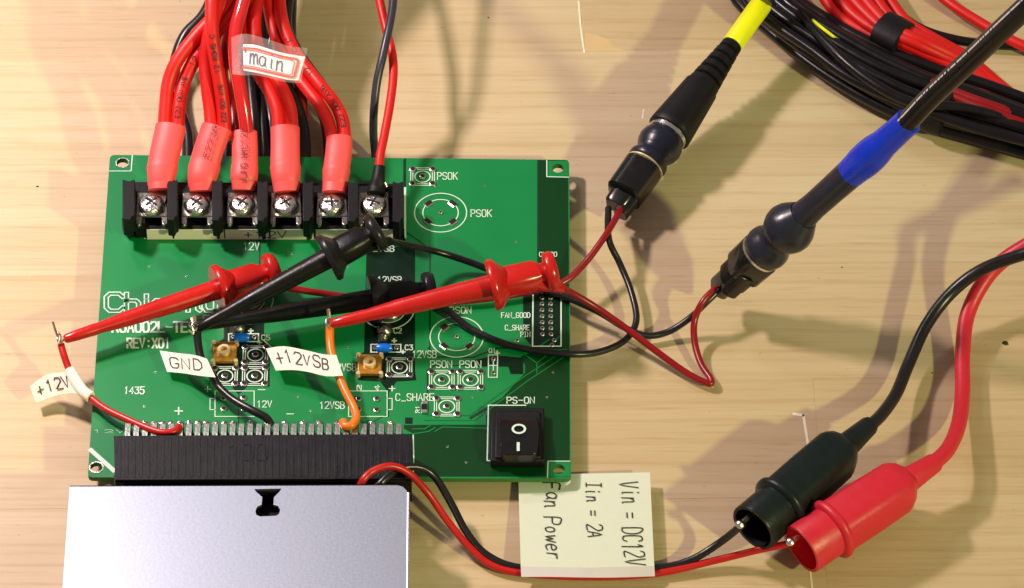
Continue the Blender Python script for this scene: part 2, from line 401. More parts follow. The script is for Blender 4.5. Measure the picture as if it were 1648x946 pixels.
def line_px(mb, pts, w, z=0.05): mb.ribbon([P(x, y, z) for x, y in pts], w)
for pts, w_, m_ in (([(931, 2), (934, 40), (938, 70), (940, 84)], .55, 'filler'), ([(1278, 666), (1292, 668)], .9, 'filler'), ([(1293, 668), (1298, 700), (1304, 738)], .7, 'filler'),
                  ([(1303, 908), (1307, 946)], .6, 'filler'), ([(1036, 176), (1034, 190)], .5, 'filler'), ([(1600, 40), (1612, 78)], .5, 'filler')):
    mb = MB(); line_px(mb, pts, w_); mb.build('scratch', M[m_], bench)
for (x, y, r) in ((1618, 552, 1.1), (786, 28, .35), (1355, 430, .3), (330, 120, .4), (60, 300, .4), (1500, 600, .3)):
    mb = MB(); c = P(x, y, 0.05); n = 9
    mb.add([c+Vector((r*rnd.uniform(.6, 1.2)*math.cos(2*math.pi*j/n), r*.8*rnd.uniform(.6, 1.2)*math.sin(2*math.pi*j/n), 0)) for j in range(n)], [tuple(range(n))])
    mb.build('speck', M['knot'], bench)
mb = MB(); mb.add([P(x, y, .03) for x, y in ((941, 83), (941, 52), (960, 56), (980, 64), (988, 76), (1012, 82))], [(0, 5, 4, 3, 2, 1)]); mb.build('stain', M['stain'], bench)

# ================================================================== CIRCUIT BOARD
ZB = 6.0
def B(px, py, dz=0.0): return P(px, py, ZB+dz)
board = thing('circuit_board', 'large green test board with terminal strip, rocker switch and silkscreen, lying on the wooden bench', 'circuit board', P(530, 510, 0))
corn = [(177, 249), (916, 257), (919, 770), (141, 768)]
def rounded(pts, r=1.6, n=4):
    pts = [B(*p) for p in pts]; out = []
    for i, p in enumerate(pts):
        a = (pts[i-1]-p).normalized(); b = (pts[(i+1) % len(pts)]-p).normalized()
        for k in range(n+1):
            t = k/n; out.append(p+a*r*(1-t)**2+b*r*t*t)
    return out
hpos = [(197, 262), (898, 271), (155, 752), (899, 755)]
holes = [cyl_ring(B(x, y).x, B(x, y).y, 1.65) for x, y in hpos]
mb = MB(); mb.plate(rounded(corn), holes, ZB-1.6, ZB, 0, 1); mb.build('substrate', [M['pcb'], M['edge']], board)
def patch(pts, m='pcbd', dz=0.05, hl=(), name='bare_patch'):
    mb = MB(); mb.plate([B(x, y) for x, y in pts], [holes[i] for i in hl], None, ZB+dz); return mb.build(name, M[m], board)
patch([(866, 257.5), (914, 258), (916.5, 600), (916.8, 767), (664, 767), (664, 697), (650, 690), (650, 684), (782, 683), (782, 668), (845, 600), (845, 588), (838, 574), (858, 566), (866, 560)], 'pcbg', hl=(1, 3))
patch([(590, 396), (668, 398), (668, 598), (670, 612), (638, 614), (625, 632), (612, 614), (576, 612), (576, 574), (586, 566)], 'pcbd')
patch([(362, 446), (425, 446), (425, 545), (434, 556), (434, 622), (398, 622), (384, 635), (372, 622), (342, 622), (342, 556), (360, 545)], 'pcbd')
patch([(882, 259), (914, 259), (914, 286), (882, 286)], 'pcb', 0.09, hl=(1,))
patch([(880, 744), (917, 744), (917, 767), (880, 767)], 'pcb', 0.09, hl=(3,))
patch([(652, 672), (664, 672), (664, 682), (652, 682)], 'pcbd', 0.07)
patch([(760, 580), (800, 572), (842, 576), (842, 602), (822, 602), (818, 590), (760, 590)], 'pcbd', 0.07)
patch([(842, 466), (906, 468), (906, 560), (858, 560), (842, 540)], 'pcbd', 0.07)
def tr(pts, w, m, name='trace', dz=0.1):
    mb = MB(); mb.ribbon([B(x, y, dz) for x, y in pts], w); return mb.build(name, M[m], board)
for pts, w_ in (([(651, 258), (651, 300)], .7), ([(418, 386), (418, 440)], .35), ([(646, 368), (692, 400), (692, 560)], .35), ([(866, 258), (866, 560)], .5),
                ([(625, 630), (625, 670)], .3), ([(384, 633), (384, 682)], .3), ([(688, 660), (688, 596), (700, 588), (762, 588)], .4), ([(625, 655), (622, 668), (600, 678)], .3),
                ([(690, 560), (700, 574), (762, 575), (800, 560), (850, 560)], .5), ([(758, 672), (812, 640)], .9), ([(652, 300), (652, 256)], .5)):
    tr(pts, w_, 'groove', 'clearance_line', 0.06)
for pts, w_ in (([(664, 690), (684, 690), (694, 683), (782, 683)], .35), ([(684, 676), (764, 676), (850, 612), (908, 574)], .3), ([(700, 694), (712, 687), (785, 689)], .35),
                ([(688, 668), (756, 668), (843, 606), (905, 566)], .3), ([(786, 566), (838, 566), (864, 584), (864, 600)], .3), ([(864, 584), (882, 570)], .3),
                ([(652, 700), (690, 694), (700, 688)], .4), ([(850, 566), (912, 562)], .35), ([(884, 556), (902, 540)], .3), ([(870, 556), (884, 546)], .3)):
    tr(pts, w_, 'trace')
# mounting-hole corner lines
for pts in ([(213, 250), (211, 275), (176, 275)], [(880, 258), (880, 284), (915, 285)], [(917, 742), (882, 742), (881, 768)]):
    tr(pts, .3, 'silk', 'corner_outline', .12)
tr([(146, 724), (183, 757)], 1.3, 'silk', 'corner_outline', .12)
for i, (x, y) in enumerate(hpos[:1]+hpos[2:3]):
    c = B(x, y); mb = MB(); mb.plate(cyl_ring(c.x, c.y, 2.0), [cyl_ring(c.x, c.y, 1.65)], None, ZB+.1); mb.build('hole_ring', M['tin'], board)

def word(s, x0, x1, yc, h, w=.25, m='silk', jit=0, par=None, name='lettering', dz=.14, **k):
    mb = MB(); sx = (x0+x1)/2
    def f(u, v): return B(x0+(x1-x0)*u, yc+h/2-h*v, dz)
    text(mb, s, f, w, jit=jit, **k); return mb.build(name, M[m], par or board)
def wordr(s, xc, y0, y1, h, w=.25, ccw=True):
    mb = MB()
    def f(u, v):
        return B(xc+h/2-h*(1-v) if not ccw else xc-h/2+h*(1-v), (y1+(y0-y1)*u) if ccw else (y0+(y1-y0)*u), .14)
    text(mb, s, f, w); return mb.build('lettering', M['silk'], board)
word('PSOK', 704, 736, 283, 11, .28); word('PSOK', 758, 791, 343, 11, .28); word('12V', 392, 417, 396, 12, .33)
word('12VSB', 592, 634, 400, 9, .28); word('12VSB', 608, 646, 450, 10, .28); word('PSON', 724, 758, 499, 10, .28)
word('FAN_GOOD', 807, 853, 507, 8, .24); word('C_SHARE', 813, 852, 527, 8, .24); word('PIN', 838, 853, 538, 8, .24)
word('12VSB', 664, 702, 570, 11, .28); word('PSON', 693, 727, 586, 11, .29); word('PSON', 740, 774, 586, 11, .29)
word('12VSB', 534, 573, 591, 11, .28); word('12VSB', 515, 554, 652, 11, .28); word('12V', 414, 437, 650, 10, .28)
word('C_SHARE', 637, 698, 639, 11, .28); word('PS-ON', 816, 860, 644, 10, .28)
word('REV:X01', 205, 273, 552, 15, .55); word('R6A002L-TEST', 181, 326, 526, 16, .62); word('1435', 200, 231, 628, 11, .35, jit=.04, shear=.2)
word('+', 281, 294, 661, 14, .4); word('-', 461, 473, 666, 8, .3); word('+', 329, 339, 626, 11, .3); word('-', 415, 427, 627, 8, .3); word('+', 626, 636, 625, 10, .3)
word('C5', 421, 434, 543, 8, .28); word('C2', 634, 646, 532, 8, .22); word('C3', 652, 664, 559, 8, .25); word('Q1', 787, 798, 564, 7, .22)
word('CN100', 868, 896, 409, 7, .22); word('12V', 150, 200, 694, 5, .12)
wordr('2', 578, 620, 629, 7, .3); wordr('4', 607, 620, 629, 7, .3); wordr('R1', 672, 653, 664, 6, .25)
word('+', 400, 407, 532, 7, .5); word('+', 414, 421, 551, 6, .4); word('+', 631, 638, 548, 7, .5); word('+', 645, 652, 566, 6, .4); word('+', 796, 804, 568, 8, .4)
tr([(424, 547), (436, 558)], .4, 'silk', 'corner_outline', .12)
# hollow maker's logo: each letter a white band with a green core
def logo(s, x0, x1, y0, y1):
    mb = MB(); n = len(s)
    ws = [1.15, .95, .38, .9, .95, .95, .9]; gap = .26; tot = sum(ws)+gap*(n-1); x = 0
    for ch, wd in zip(s, ws):
        for st in G[ch] if ch != 'i' else [[(.5, 0), (.5, .6)], [(.5, .78), (.5, .9)]]:
            pts = [B(x0+(x1-x0)*(x+wd*max(0, min(1, a)))/tot, y1-(y1-y0)*(b*.95), .11) for a, b in st]
            mb.ribbon(pts, 1.5, mi=0); mb.ribbon([p+Vector((0, 0, .03)) for p in pts], .75, mi=1)
        x += wd+gap
    mb.build('logo_lettering', [M['silk'], M['pcb']], board)
logo('Chicony', 171, 349, 471, 500)

def pad_mesh(r, rh, ry=None):
    mb = MB(); o = Vector((0, 0, 0))
    mb.lathe((0, 0, 0), (0, 0, .35), [(0, r), (.7, r*.96), (1, r*.8)], seg=16)
    mb.disc((0.0, 0, .36), rh, seg=12, mi=1)  # flat disc, the hole's inner shade painted as near-black
    return mb.mesh('solder_pad', [M['tin'], M['hole']], o)
PADB = pad_mesh(1.05, .68); PADS = pad_mesh(.95, .6); PADT = pad_mesh(.72, .36)
def pad(me, x, y, par, off=(0, 0)):
    c = B(x, y, .1); return link('solder_pad', me, par, c+Vector((off[0], off[1], 0)))
def ringm(mb, x, y, r, w, seg=40, dz=.13, a0=0, a1=360, rx=None):
    c = B(x, y, dz); n = seg; full = a1-a0 >= 360
    pts = [c+Vector((r*math.cos(math.radians(a0+(a1-a0)*j/n)), r*math.sin(math.radians(a0+(a1-a0)*j/n)), 0)) for j in range(n+(0 if full else 1))]
    mb.ribbon(pts, w, closed=full)
def coax(x, y, bright=True, dark=None):
    mb = MB(); ringm(mb, x, y, 2.15, .34, 28); hx, hy = 2.1, 3.0
    c = B(x, y, .13)
    for s in (-1, 1):
        for k_, d in ((3.35, 1.9), (2.75, 1.5)):
            mb.ribbon([c+Vector((-d, s*k_, 0)), c+Vector((d, s*k_, 0))], .26)
            mb.ribbon([c+Vector((s*k_, -d, 0)), c+Vector((s*k_, d, 0))], .26)
    f = mb.build('connector_footprint', M['silk'], board)
    for sx in (-1, 1):
        for sy in (-1, 1): link('solder_pad', PADB, f, c+Vector((sx*2.85, sy*2.75, 0)))
    link('solder_pad', PADB, f, c)
    return f
for x, y in ((680, 284), (711, 611), (757, 611), (719, 654), (643, 591), (411, 571), (362, 605), (410, 605)): coax(x, y)
def bnc(x, y, R=7.3, slots=True, arcs=True):
    mb = MB(); ringm(mb, x, y, R, .32, 56); ringm(mb, x, y, R*.68, .3, 48)
    f = mb.build('connector_footprint', M['silk'], board); c = B(x, y, .13)
    if slots:
        for a in (45, 135, 225, 315):
            p = c+Vector((math.cos(math.radians(a)), math.sin(math.radians(a)), 0))*R*.66; d = Vector((-math.sin(math.radians(a)), math.cos(math.radians(a)), 0))
            q = MB(); q.tube([p-d*1.1, p+d*1.1], 1.05, seg=8, smooth=False, flat=.3); q.tube([p-d*1.0+Vector((0, 0, .3)), p+d*1.0+Vector((0, 0, .3))], .66, seg=8, smooth=False, flat=.25, mi=1)
            q.build('solder_slot', [M['tin'], M['hole']], f)  # slot opening is a solid bar with its shade painted on
        link('solder_pad', PADT, f, c)
    return f
bnc(709, 342); bnc(735, 542)
for x, y in ((397, 482), (624, 497)):
    f = bnc(x, y, 7.3, False); c = B(x, y, .2)
    q = MB(); q.lathe(c, c+Vector((0, 0, 1.3)), [(0, 4.6), (.6, 4.5), (1, 3.9), (1, 2.9), (.5, 2.6), (.5, .1)], seg=28); q.build('socket_base', M['plate'], f)
    q = MB(); q.lathe(c+Vector((0, 0, .6)), c+Vector((0, 0, 1.8)), [(0, .8), (1, .7)], seg=12); q.build('centre_pin', M['tin'], f)
# header strip
mb = MB(); mb.ribbon([B(x, y, .13) for x, y in ((858, 462), (903, 462), (903, 557), (857, 557))], .38, closed=True); hd = mb.build('header_footprint', M['silk'], board)
for i in range(9):
    for x in (872, 886): link('solder_pad', PADT, hd, B(x+i*.1, 460+i*9.8, .1))
# molex footprints
for (x0, y0, x1, y1, tab, pads) in ((346, 629, 409, 670, -1, ((360, 641), (392, 640), (360, 658), (392, 658))), (561, 629, 623, 670, 1, ((577, 642), (606, 642), (577, 659), (606, 660)))):
    mb = MB(); mb.ribbon([B(x0, y0, .12), B(x1, y0, .12), B(x1, y1, .12), B(x0, y1, .12)], .26, closed=True)
    xe = x0 if tab < 0 else x1
    mb.ribbon([B(xe, y0+12, .12), B(xe+8*tab, y0+12, .12), B(xe+8*tab, y1-11, .12), B(xe, y1-11, .12)], .24)
    f = mb.build('connector_footprint', M['silk'], board)
    for p in pads: link('solder_pad', PADS, f, B(p[0], p[1], .1))
# brass sockets
for x, y in ((362, 570), (595, 590)):
    c = B(x, y, .1); mb = MB()
    mb.box(c+Vector((-3.3, -3.5, 0)), c+Vector((3.3, 3.5, 1.3)))
    f = mb.build('brass_socket', M['gold'], board, bevel=.25)
    mb = MB(); mb.plate(cyl_ring(c.x-(.2 if x < 400 else 0), c.y, 1.75), [cyl_ring(c.x-(.2 if x < 400 else 0), c.y, .95)], c.z+1.2, c.z+2.3); mb.build('rim', M['goldl'], f)
    for sx in (-1, 1):
        for sy in (-1, 1):
            q = MB(); q.lathe(c+Vector((sx*3.1, sy*3.3, 0)), c+Vector((sx*3.1, sy*3.3, 1.5)), [(0, .7), (1, .6)], seg=10); q.build('corner_post', M['goldl'], f)
# blue capacitors in their outlines
for x, y in ((392, 543), (621, 560)):
    mb = MB(); mb.ribbon([B(x-24, y-6, .13), B(x+24, y-6, .13), B(x+24, y+6.5, .13), B(x-24, y+6.5, .13)], .36, closed=True); f = mb.build('capacitor_outline', M['silk'], board)
    for s in (-17, 17): link('solder_pad', PADT, f, B(x+s, y, .1))
    c = B(x-3, y, 1.3); mb = MB(); mb.lathe(c-Vector((2.3, 0, 0)), c+Vector((2.3, 0, 0)), [(0, .3), (.06, .9), (.25, 1.25), (.5, 1.35), (.75, 1.25), (.94, .9), (1, .3)], seg=16)
    mb.build('ceramic_capacitor', M['cap'], board)
# small diode and resistor
mb = MB(); mb.ribbon([B(786, 571, .13), B(801, 571, .13), B(800, 607, .13), B(786, 607, .13)], .28, closed=True)
mb.ribbon([B(788, 588, .14), B(799, 588, .14)], .3); mb.ribbon([B(794, 580, .15), B(794, 597, .15)], .25); f = mb.build('diode_outline', M['silk'], board)
link('solder_pad', PADT, f, B(794, 578, .1)); link('solder_pad', PADT, f, B(794, 600, .1))
c = B(683, 657); mb = MB(); mb.box(c+Vector((-.9, -2, .1)), c+Vector((.9, 2, .4))); mb.box(c+Vector((-.75, -.8, .4)), c+Vector((.75, .8, .8)), 1)
for s in (-1, 1): mb.box(c+Vector((-.7, s*1.45-.45, .4)), c+Vector((.7, s*1.45+.45, .75)))
mb.build('chip_resistor', [M['tin'], M['blkp']], board)
# solder blobs beside the second coax socket
def blob(x, y, r, parent, name='solder_blob', m='tin', h=1.0):
    mb = MB(); c = B(x, y, .1)
    mb.lathe(c, c+Vector((0, 0, r*1.1*h)), [(0, r), (.25, r*1.04), (.5, r*.92), (.75, r*.68), (.93, r*.35), (1, .05)], seg=18)
    for v in mb.v:
        v += Vector((rnd.uniform(-.18, .18), rnd.uniform(-.18, .18), rnd.uniform(-.12, .12)))
    return mb.build(name, M[m], parent, ang=60)
blob(619, 533, 2.2, board, m='plate'); blob(617, 543, 1.5, board, m='plate'); blob(382, 529, 2.2, board, m='plate')
for x, y in ((832, 548), (892, 548), (888, 556)): link('via', PADT, board, B(x, y, -.1))

for x, y in ((240, 430), (300, 446), (470, 410), (560, 430), (250, 600), (232, 655), (480, 640), (500, 662), (660, 640), (740, 420), (780, 300), (830, 390), (560, 560), (700, 300), (820, 455), (760, 640), (890, 600), (880, 640), (720, 720), (750, 745)):
    c = B(x, y, -.2); link('via', PADT, board, c).scale = (.55, .55, 1)
# ---- terminal block
TB = ZB+.1
def prow(pts, z): return [P(x, y, z) for x, y in pts]
mb = MB(); zt = ZB+4.6
mb.prism(prow([(203, 292), (648, 295), (648, 366), (232, 366), (204, 352)], zt), TB)
mb.prism(prow([(204, 296), (648, 299), (648, 318), (204, 315)], zt+2.5), zt-.2)
tb = mb.build('terminal_block', M['blkm'], board, bevel=.2)
bx = [(197, 234), (269, 292), (341, 366), (414, 437), (487, 509), (560, 583), (632, 650)]
for i, (a, b) in enumerate(bx):
    mb = MB(); zz = ZB+11.5; yt = 288+i*.6; wtop = 17 if i else 20
    if i == 6: wtop = 17
    mb.prism(prow([(a, yt), (a+wtop*.5, yt+3), (a+wtop, yt), (a+wtop, yt+58), (a+wtop*.8, yt+60), (a+wtop*.6, yt+66), (a, yt+64)], zz), zt)
    mb.prism(prow([(a+wtop*.35, yt+15), (b-6, yt+26), (b, yt+70), (a+wtop*.5, yt+72)], zz-4.6), zt)
    mb.prism(prow([(a-2, yt+62), (a+wtop*.45, yt+62), (a+wtop*.9, yt+72), (a+8, yt+75)], zz-5.5), TB+.3)
    mb.prism(prow([(a+wtop*.5, yt+62), (a+wtop, yt+62), (b-1, yt+76), (a+wtop+2, yt+78)], zz-6.5), TB+.3)
    mb.build('barrier', M['blkm'], tb, bevel=.25)
sxs = [245, 318, 391, 461, 535, 602]
for i, x in enumerate(sxs):
    y = 331; zp = ZB+7.6
    mb = MB(); mb.prism(prow([(x-25, y-22), (x+23, y-22), (x+25, y+17), (x-27, y+17)], zp), zp-.8)
    for s in (-1, 1):
        xx = x+s*21-1; mb.prism(prow([(xx-5.5, y+14), (xx+5.5, y+14), (xx+5, y+29), (xx, y+32), (xx-5, y+29)], zp-.2), zp-1.4)
    mb.build('clamp_plate', M['plate'], tb, bevel=.3)
    c = P(x-1, y+1, zp); mb = MB()
    mb.lathe(c, c+Vector((0, 0, 2.2)), [(0, 3.6), (.35, 3.65), (.6, 3.35), (.82, 2.7), (.95, 1.9), (1, .9), (1, .05)], seg=24)
    a = rnd.uniform(0, 1.5)
    screw = mb.build('screw', M['steel'], tb)
    mb = MB()
    for k in (0, 1):
        th = a+k*math.pi/2; d = Vector((math.cos(th), math.sin(th), 0)); e = Vector((-d.y, d.x, 0)); cc = c+Vector((0, 0, 2.0+.01*k))
        mb.prism([cc-d*2.0-e*.28+Vector((0, 0, .26)), cc+d*2.0-e*.28+Vector((0, 0, .26)), cc+d*2.0+e*.28+Vector((0, 0, .26)), cc-d*2.0+e*.28+Vector((0, 0, .26))], cc.z)
    mb.build('screw_slot', M['hole'], tb)  # raised bars; the recess shade is put into their near-black
# paper strip on the block's front
p0 = P(233, 367.5, zt-.1); p1 = P(556, 367.5, zt-.1); yf = p0.y-.12
mb = MB(); mb.box((p0.x+.5, yf-.1, TB+.05), (P(632, 367, zt).x, yf, zt-.3))
strip = mb.build('paper_strip', M['paper'], tb)
mb = MB()
text(mb, '+12V', lambda u, v: Vector((P(392, 367, zt).x+(P(460, 367, zt).x-P(392, 367, zt).x)*u, yf-.16, TB+.7+v*2.6)), .32, jit=.05, nrm=Vector((0, -1, 0)))
mb.build('handwriting', M['ink'], tb)
tr([(652, 302), (652, 382), (632, 382), (632, 372)], .55, 'silk', 'block_outline', .13); tr([(233, 383.5), (630, 383.5)], .4, 'silk', 'block_outline', .12)
mb = MB(); mb.ribbon([B(635, 376, .14), B(648, 376, .14)], .8); mb.build('block_outline', M['groove'], board)

# ---- edge connector with pins
zc = ZB+10
mb = MB(); mb.prism(prow([(183, 701), (663, 698), (662, 770), (185, 772)], zc), TB)
for i in range(41):
    x = 190+i*11.6; mb.prism(prow([(x, 703), (x+5, 703), (x+5, 768), (x, 768)], zc+.09), zc-.1)
mb.prism(prow([(183, 764), (661, 762), (660, 774), (185, 776)], zc-.8), TB+2)
ec = mb.build('edge_connector', M['blkp'], board, bevel=.15)
mb = MB(); text(mb, '100', lambda u, v: P(368+62*u, 740-26*v, zc+.14), .4); mb.build('moulded_lettering', M['blkp'], ec)
pm = MB()
zpn = 4.6
Lp = 4.6
pm.prism([Vector((-.72, .2, zpn)), Vector((.72, .2, zpn)), Vector((.72, -Lp, zpn+.3)), Vector((-.72, -Lp, zpn+.3))], zpn-.6)
pm.prism([Vector((-.85, .9, zpn-1.3)), Vector((.85, .9, zpn-1.3)), Vector((.85, .1, zpn-.05)), Vector((-.85, .1, zpn-.05))], 0)
pinme = pm.mesh('pin', M['pin'], Vector((0, 0, 0)))
for i in range(32):
    x = 206+i*(642-206)/31
    q = P(x, 683+.0*i, ZB+zpn); link('pin', pinme, ec, Vector((q.x, q.y, ZB+.1)))
    if i % 2 == 0 or i < 12:
        pp = blob(x-1+rnd.uniform(-1, 1), 681.5, .85, ec, 'solder_joint', 'tin', .8)
# bracket lines right of the connector
tr([(665, 700), (666, 742), (665, 760)], .3, 'silk', 'corner_outline', .12)

# ---- rocker switch
tr([(846, 652), (786, 652), (784, 741), (791, 741)], .35, 'silk', 'switch_outline', .13)
mb = MB(); zs = ZB+3.2
mb.prism(prow([(790, 656), (876, 656), (877, 741), (789, 741)], zs), TB)
mb.prism(prow([(797, 661), (870, 661), (871, 736), (796, 736)], zs+.7), zs-.1)
sw = mb.build('rocker_switch', M['blkm'], board, bevel=.5)
mb = MB(); hi = [(806, 667), (864, 667)]; mid = [(804, 686), (866, 686)]; lo = [(807, 731), (864, 731)]
zh, zm, zl = zs+1.2, zs+2.7, zs+4.0
T = [P(806, 668, zh-.9), P(864, 668, zh-.9), P(866, 678, zm-.5), P(867, 690, zm), P(866, 712, zm+.5), P(863, 729, zl-.6), P(855, 732, zl-.8), P(815, 732, zl-.8), P(807, 729, zl-.6), P(804, 712, zm+.5), P(803, 690, zm), P(804, 678, zm-.5)]
bt = [Vector((p.x, p.y, zs)) for p in T]
mb.add(T+bt, [(0, 11, 2, 1), (11, 10, 3, 2), (10, 9, 4, 3), (9, 8, 5, 4), (8, 7, 6, 5)]+[(i, (i+1) % 12, (i+1) % 12+12, i+12) for i in range(12)])
rk = mb.build('rocker', M['blkg'], sw, ang=30, bevel=.25)
mb = MB(); c = P(835, 690, zm+.35); mb.ribbon([c+Vector((1.65*math.cos(t*.2618), 1.55*math.sin(t*.2618), -.02*0+ -math.sin(t*.2618)*.12)) for t in range(24)], .62, closed=True); mb.build('off_symbol', M['silk'], sw)
mb = MB(); mb.ribbon([P(834, 713, zm+1.0), P(834, 724, zl-.0)], .8); mb.build('on_symbol', M['silk'], sw)
# rubber feet under the board
for x, y in ((230, 320), (860, 330), (700, 720), (230, 640)):
    c = P(x, y, 0); mb = MB(); mb.lathe(c, Vector((c.x, c.y, ZB-1.6)), [(0, 3), (1, 2.6)], seg=16); mb.build('rubber_foot', M['blkm'], board)

# ================================================================== POWER SUPPLY
ZP = 22.0
psu = thing('power_supply', 'silver sheet-metal power supply case plugged into the long black connector of the board', 'power supply', P(380, 900, 0))
out = [P(112, 783, ZP), P(640, 781, ZP), P(648, 783, ZP), P(655, 790, ZP), P(651, 1300, ZP), P(76, 1300, ZP)]
key = [(409, 787), (453, 786), (450, 791), (441, 800), (440, 812), (447, 814), (451, 820), (449, 827), (444, 830), (418, 831), (412, 828), (411, 821), (414, 815), (421, 812), (422, 800), (412, 791)]
mb = MB(); mb.plate(out, [[P(x, y, ZP) for x, y in key]], ZP-.8, ZP); top = mb.build('lid', M['alu'], psu)
ins = [Vector((p.x, p.y, ZP)) for p in out]
def wall(a, b, th, z0, z1, name, m='alu'):
    d = (b-a).normalized(); n = Vector((d.y, -d.x, 0)); mb = MB()
    mb.prism([Vector((q.x, q.y, z1)) for q in (a, b, b+n*th, a+n*th)], z0); return mb.build(name, M[m], psu)
wall(out[0]+Vector((.3, -.1, 0)), out[5]+Vector((.3, 0, 0)), -.8, .5, ZP-.82, 'side_panel'); wall(out[3]+Vector((-.1, -.5, 0)), out[4]+Vector((-.1, 0, 0)), .8, .5, ZP-.82, 'side_panel')
wall(out[0]+Vector((1.4, -.4, 0)), out[2]+Vector((-1.2, -.4, 0)), .8, .5, ZP-.9, 'end_panel', 'blkm')
wall(out[5]+Vector((1.4, .4, 0)), out[4]+Vector((-1.2, .4, 0)), .8, .5, ZP-.9, 'end_panel')
mb = MB(); mb.prism([Vector((p.x*.97-1, p.y, .5)) for p in out], 0); mb.build('floor_panel', M['alu'], psu)
mb = MB(); mb.prism([P(398, 775, ZP-6)+Vector((0, -2.5, 0)), P(462, 775, ZP-6)+Vector((0, -2.5, 0)), P(462, 860, ZP-6), P(398, 860, ZP-6)], .6); mb.build('keyhole_shade', M['hole'], psu)  # added near-black block, paints the shade seen through the keyhole
mb = MB(); e0 = out[3]+Vector((.35, -.5, -.3)); e1 = out[4]+Vector((.35, 0, -.3)); mb.tube([e0, e1], .42, seg=8, smooth=False); mb.build('folded_edge', M['alue'], psu)
mb = MB(); mb.tube([out[0]+Vector((0, .1, -.5)), out[1]+Vector((0, .1, -.5))], .5, seg=8, smooth=False); mb.build('folded_edge', M['blkm'], psu)
mb = MB(); mb.box((P(200, 776, 10).x, P(200, 800, 15).y-2, 10), (P(640, 776, 10).x, P(200, 768, 16).y, 11.6)); mb.build('card_edge', M['pcbd'], psu)

# ================================================================== wires
def run_on(pts):
    """cables that leave the view go on for some way beyond it"""
    def out(p): return p[1] < -8 or p[0] > 1668
    def ext(a, b):
        d = Vector((a[0]-b[0], a[1]-b[1], 0)).normalized(); dz = max(-6, min(6, a[2]-b[2]))
        return [(a[0]+d.x*k, a[1]+d.y*k, max(2, a[2]+dz*k/90)) for k in (110, 240)]
    pts = list(pts)
    if len(pts) > 2 and out(pts[-1]): pts = pts+ext(pts[-1], pts[-2])
    if len(pts) > 2 and out(pts[0]): pts = ext(pts[0], pts[1])[::-1]+pts
    return pts
def V(pts): return [P(*p) for p in run_on(pts)]
def wirepart(pts, r, m, par, name='wire', seg=12, **k):
    mb = MB(); mb.tube(V(pts), r, seg=seg, **k); return mb.build(name, M[m], par, ang=60)
# heat-shrunk power cables.  sleeve centre line: (x, y, z, half width mm)
pc = [
 dict(lab='first red cable pair from the left with pink sleeve, screwed to the leftmost terminal', sl=[(275, 203, 22, 4.2), (268, 235, 20, 4.2), (262, 263, 18, 4.1), (260, 285, 16.5, 3.6), (259, 306, 15, 3.4)],
      ws=[[(264, 212, 22), (267, 170, 25), (272, 130, 29), (287, 95, 33), (318, 55, 37), (352, 18, 40), (378, -25, 42)], [(285, 212, 22), (288, 170, 25), (297, 130, 28), (314, 95, 32), (340, 62, 35), (372, 22, 38), (400, -25, 40)]], txt=1),
 dict(lab='second red cable pair from the left, pink sleeve with small black print', sl=[(349, 205, 23, 4.3), (338, 235, 20.5, 4.2), (330, 262, 18, 4.2), (326, 285, 16.5, 3.9), (325, 308, 14.5, 3.3)],
      ws=[[(341, 214, 23), (339, 180, 25), (334, 140, 29), (331, 100, 33), (336, 60, 38), (346, 20, 42), (352, -25, 45)], [(361, 214, 23), (360, 180, 26), (355, 140, 31), (348, 100, 36), (342, 60, 41), (341, 20, 45), (343, -25, 48)]], txt=1),
 dict(lab='third red cable pair from the left, narrow pink sleeve with large black print', sl=[(393, 213, 21, 3.5), (394, 240, 19.5, 3.5), (394, 262, 18, 3.5), (393, 285, 16.5, 3.5), (392, 306, 14.5, 3.0)],
      ws=[[(380, 220, 20), (376, 180, 20), (368, 140, 22), (364, 100, 27), (368, 60, 31), (384, 20, 35), (412, -25, 38)], [(399, 220, 22), (393, 180, 26), (386, 140, 31), (379, 95, 36), (379, 50, 40), (388, 15, 43), (398, -25, 45)]], txt=0),
 dict(lab='fourth red cable pair from the left, running under the taped paper tag', sl=[(459, 206, 21, 3.9), (459, 235, 19.5, 3.9), (459, 263, 18, 4.0), (460, 285, 16.5, 3.7), (461, 309, 14.5, 3.4)],
      ws=[[(449, 214, 21), (447, 180, 23), (436, 150, 25), (418, 120, 27), (402, 90, 29), (394, 50, 31), (394, 10, 33), (402, -25, 34)], [(470, 214, 21), (467, 180, 23), (457, 150, 26), (440, 120, 28), (420, 92, 30), (410, 55, 32), (412, 10, 34), (424, -25, 35)]], txt=0),
 dict(lab='rightmost red cable pair, bending from the bundle to the fifth terminal with pink sleeve', sl=[(546, 222, 20, 3.5), (545, 245, 19, 3.6), (542, 268, 17.5, 3.6), (540, 288, 16, 3.3), (538, 310, 14.5, 3.3)],
      ws=[[(537, 230, 20), (530, 200, 21), (516, 172, 23), (496, 145, 24), (475, 118, 25), (455, 85, 27), (440, 45, 29), (432, 5, 31), (430, -25, 32)], [(556, 230, 20), (552, 195, 22), (538, 165, 24), (514, 135, 26), (490, 105, 27), (470, 75, 29), (456, 40, 31), (450, 5, 32), (452, -25, 33)]], txt=2),
]
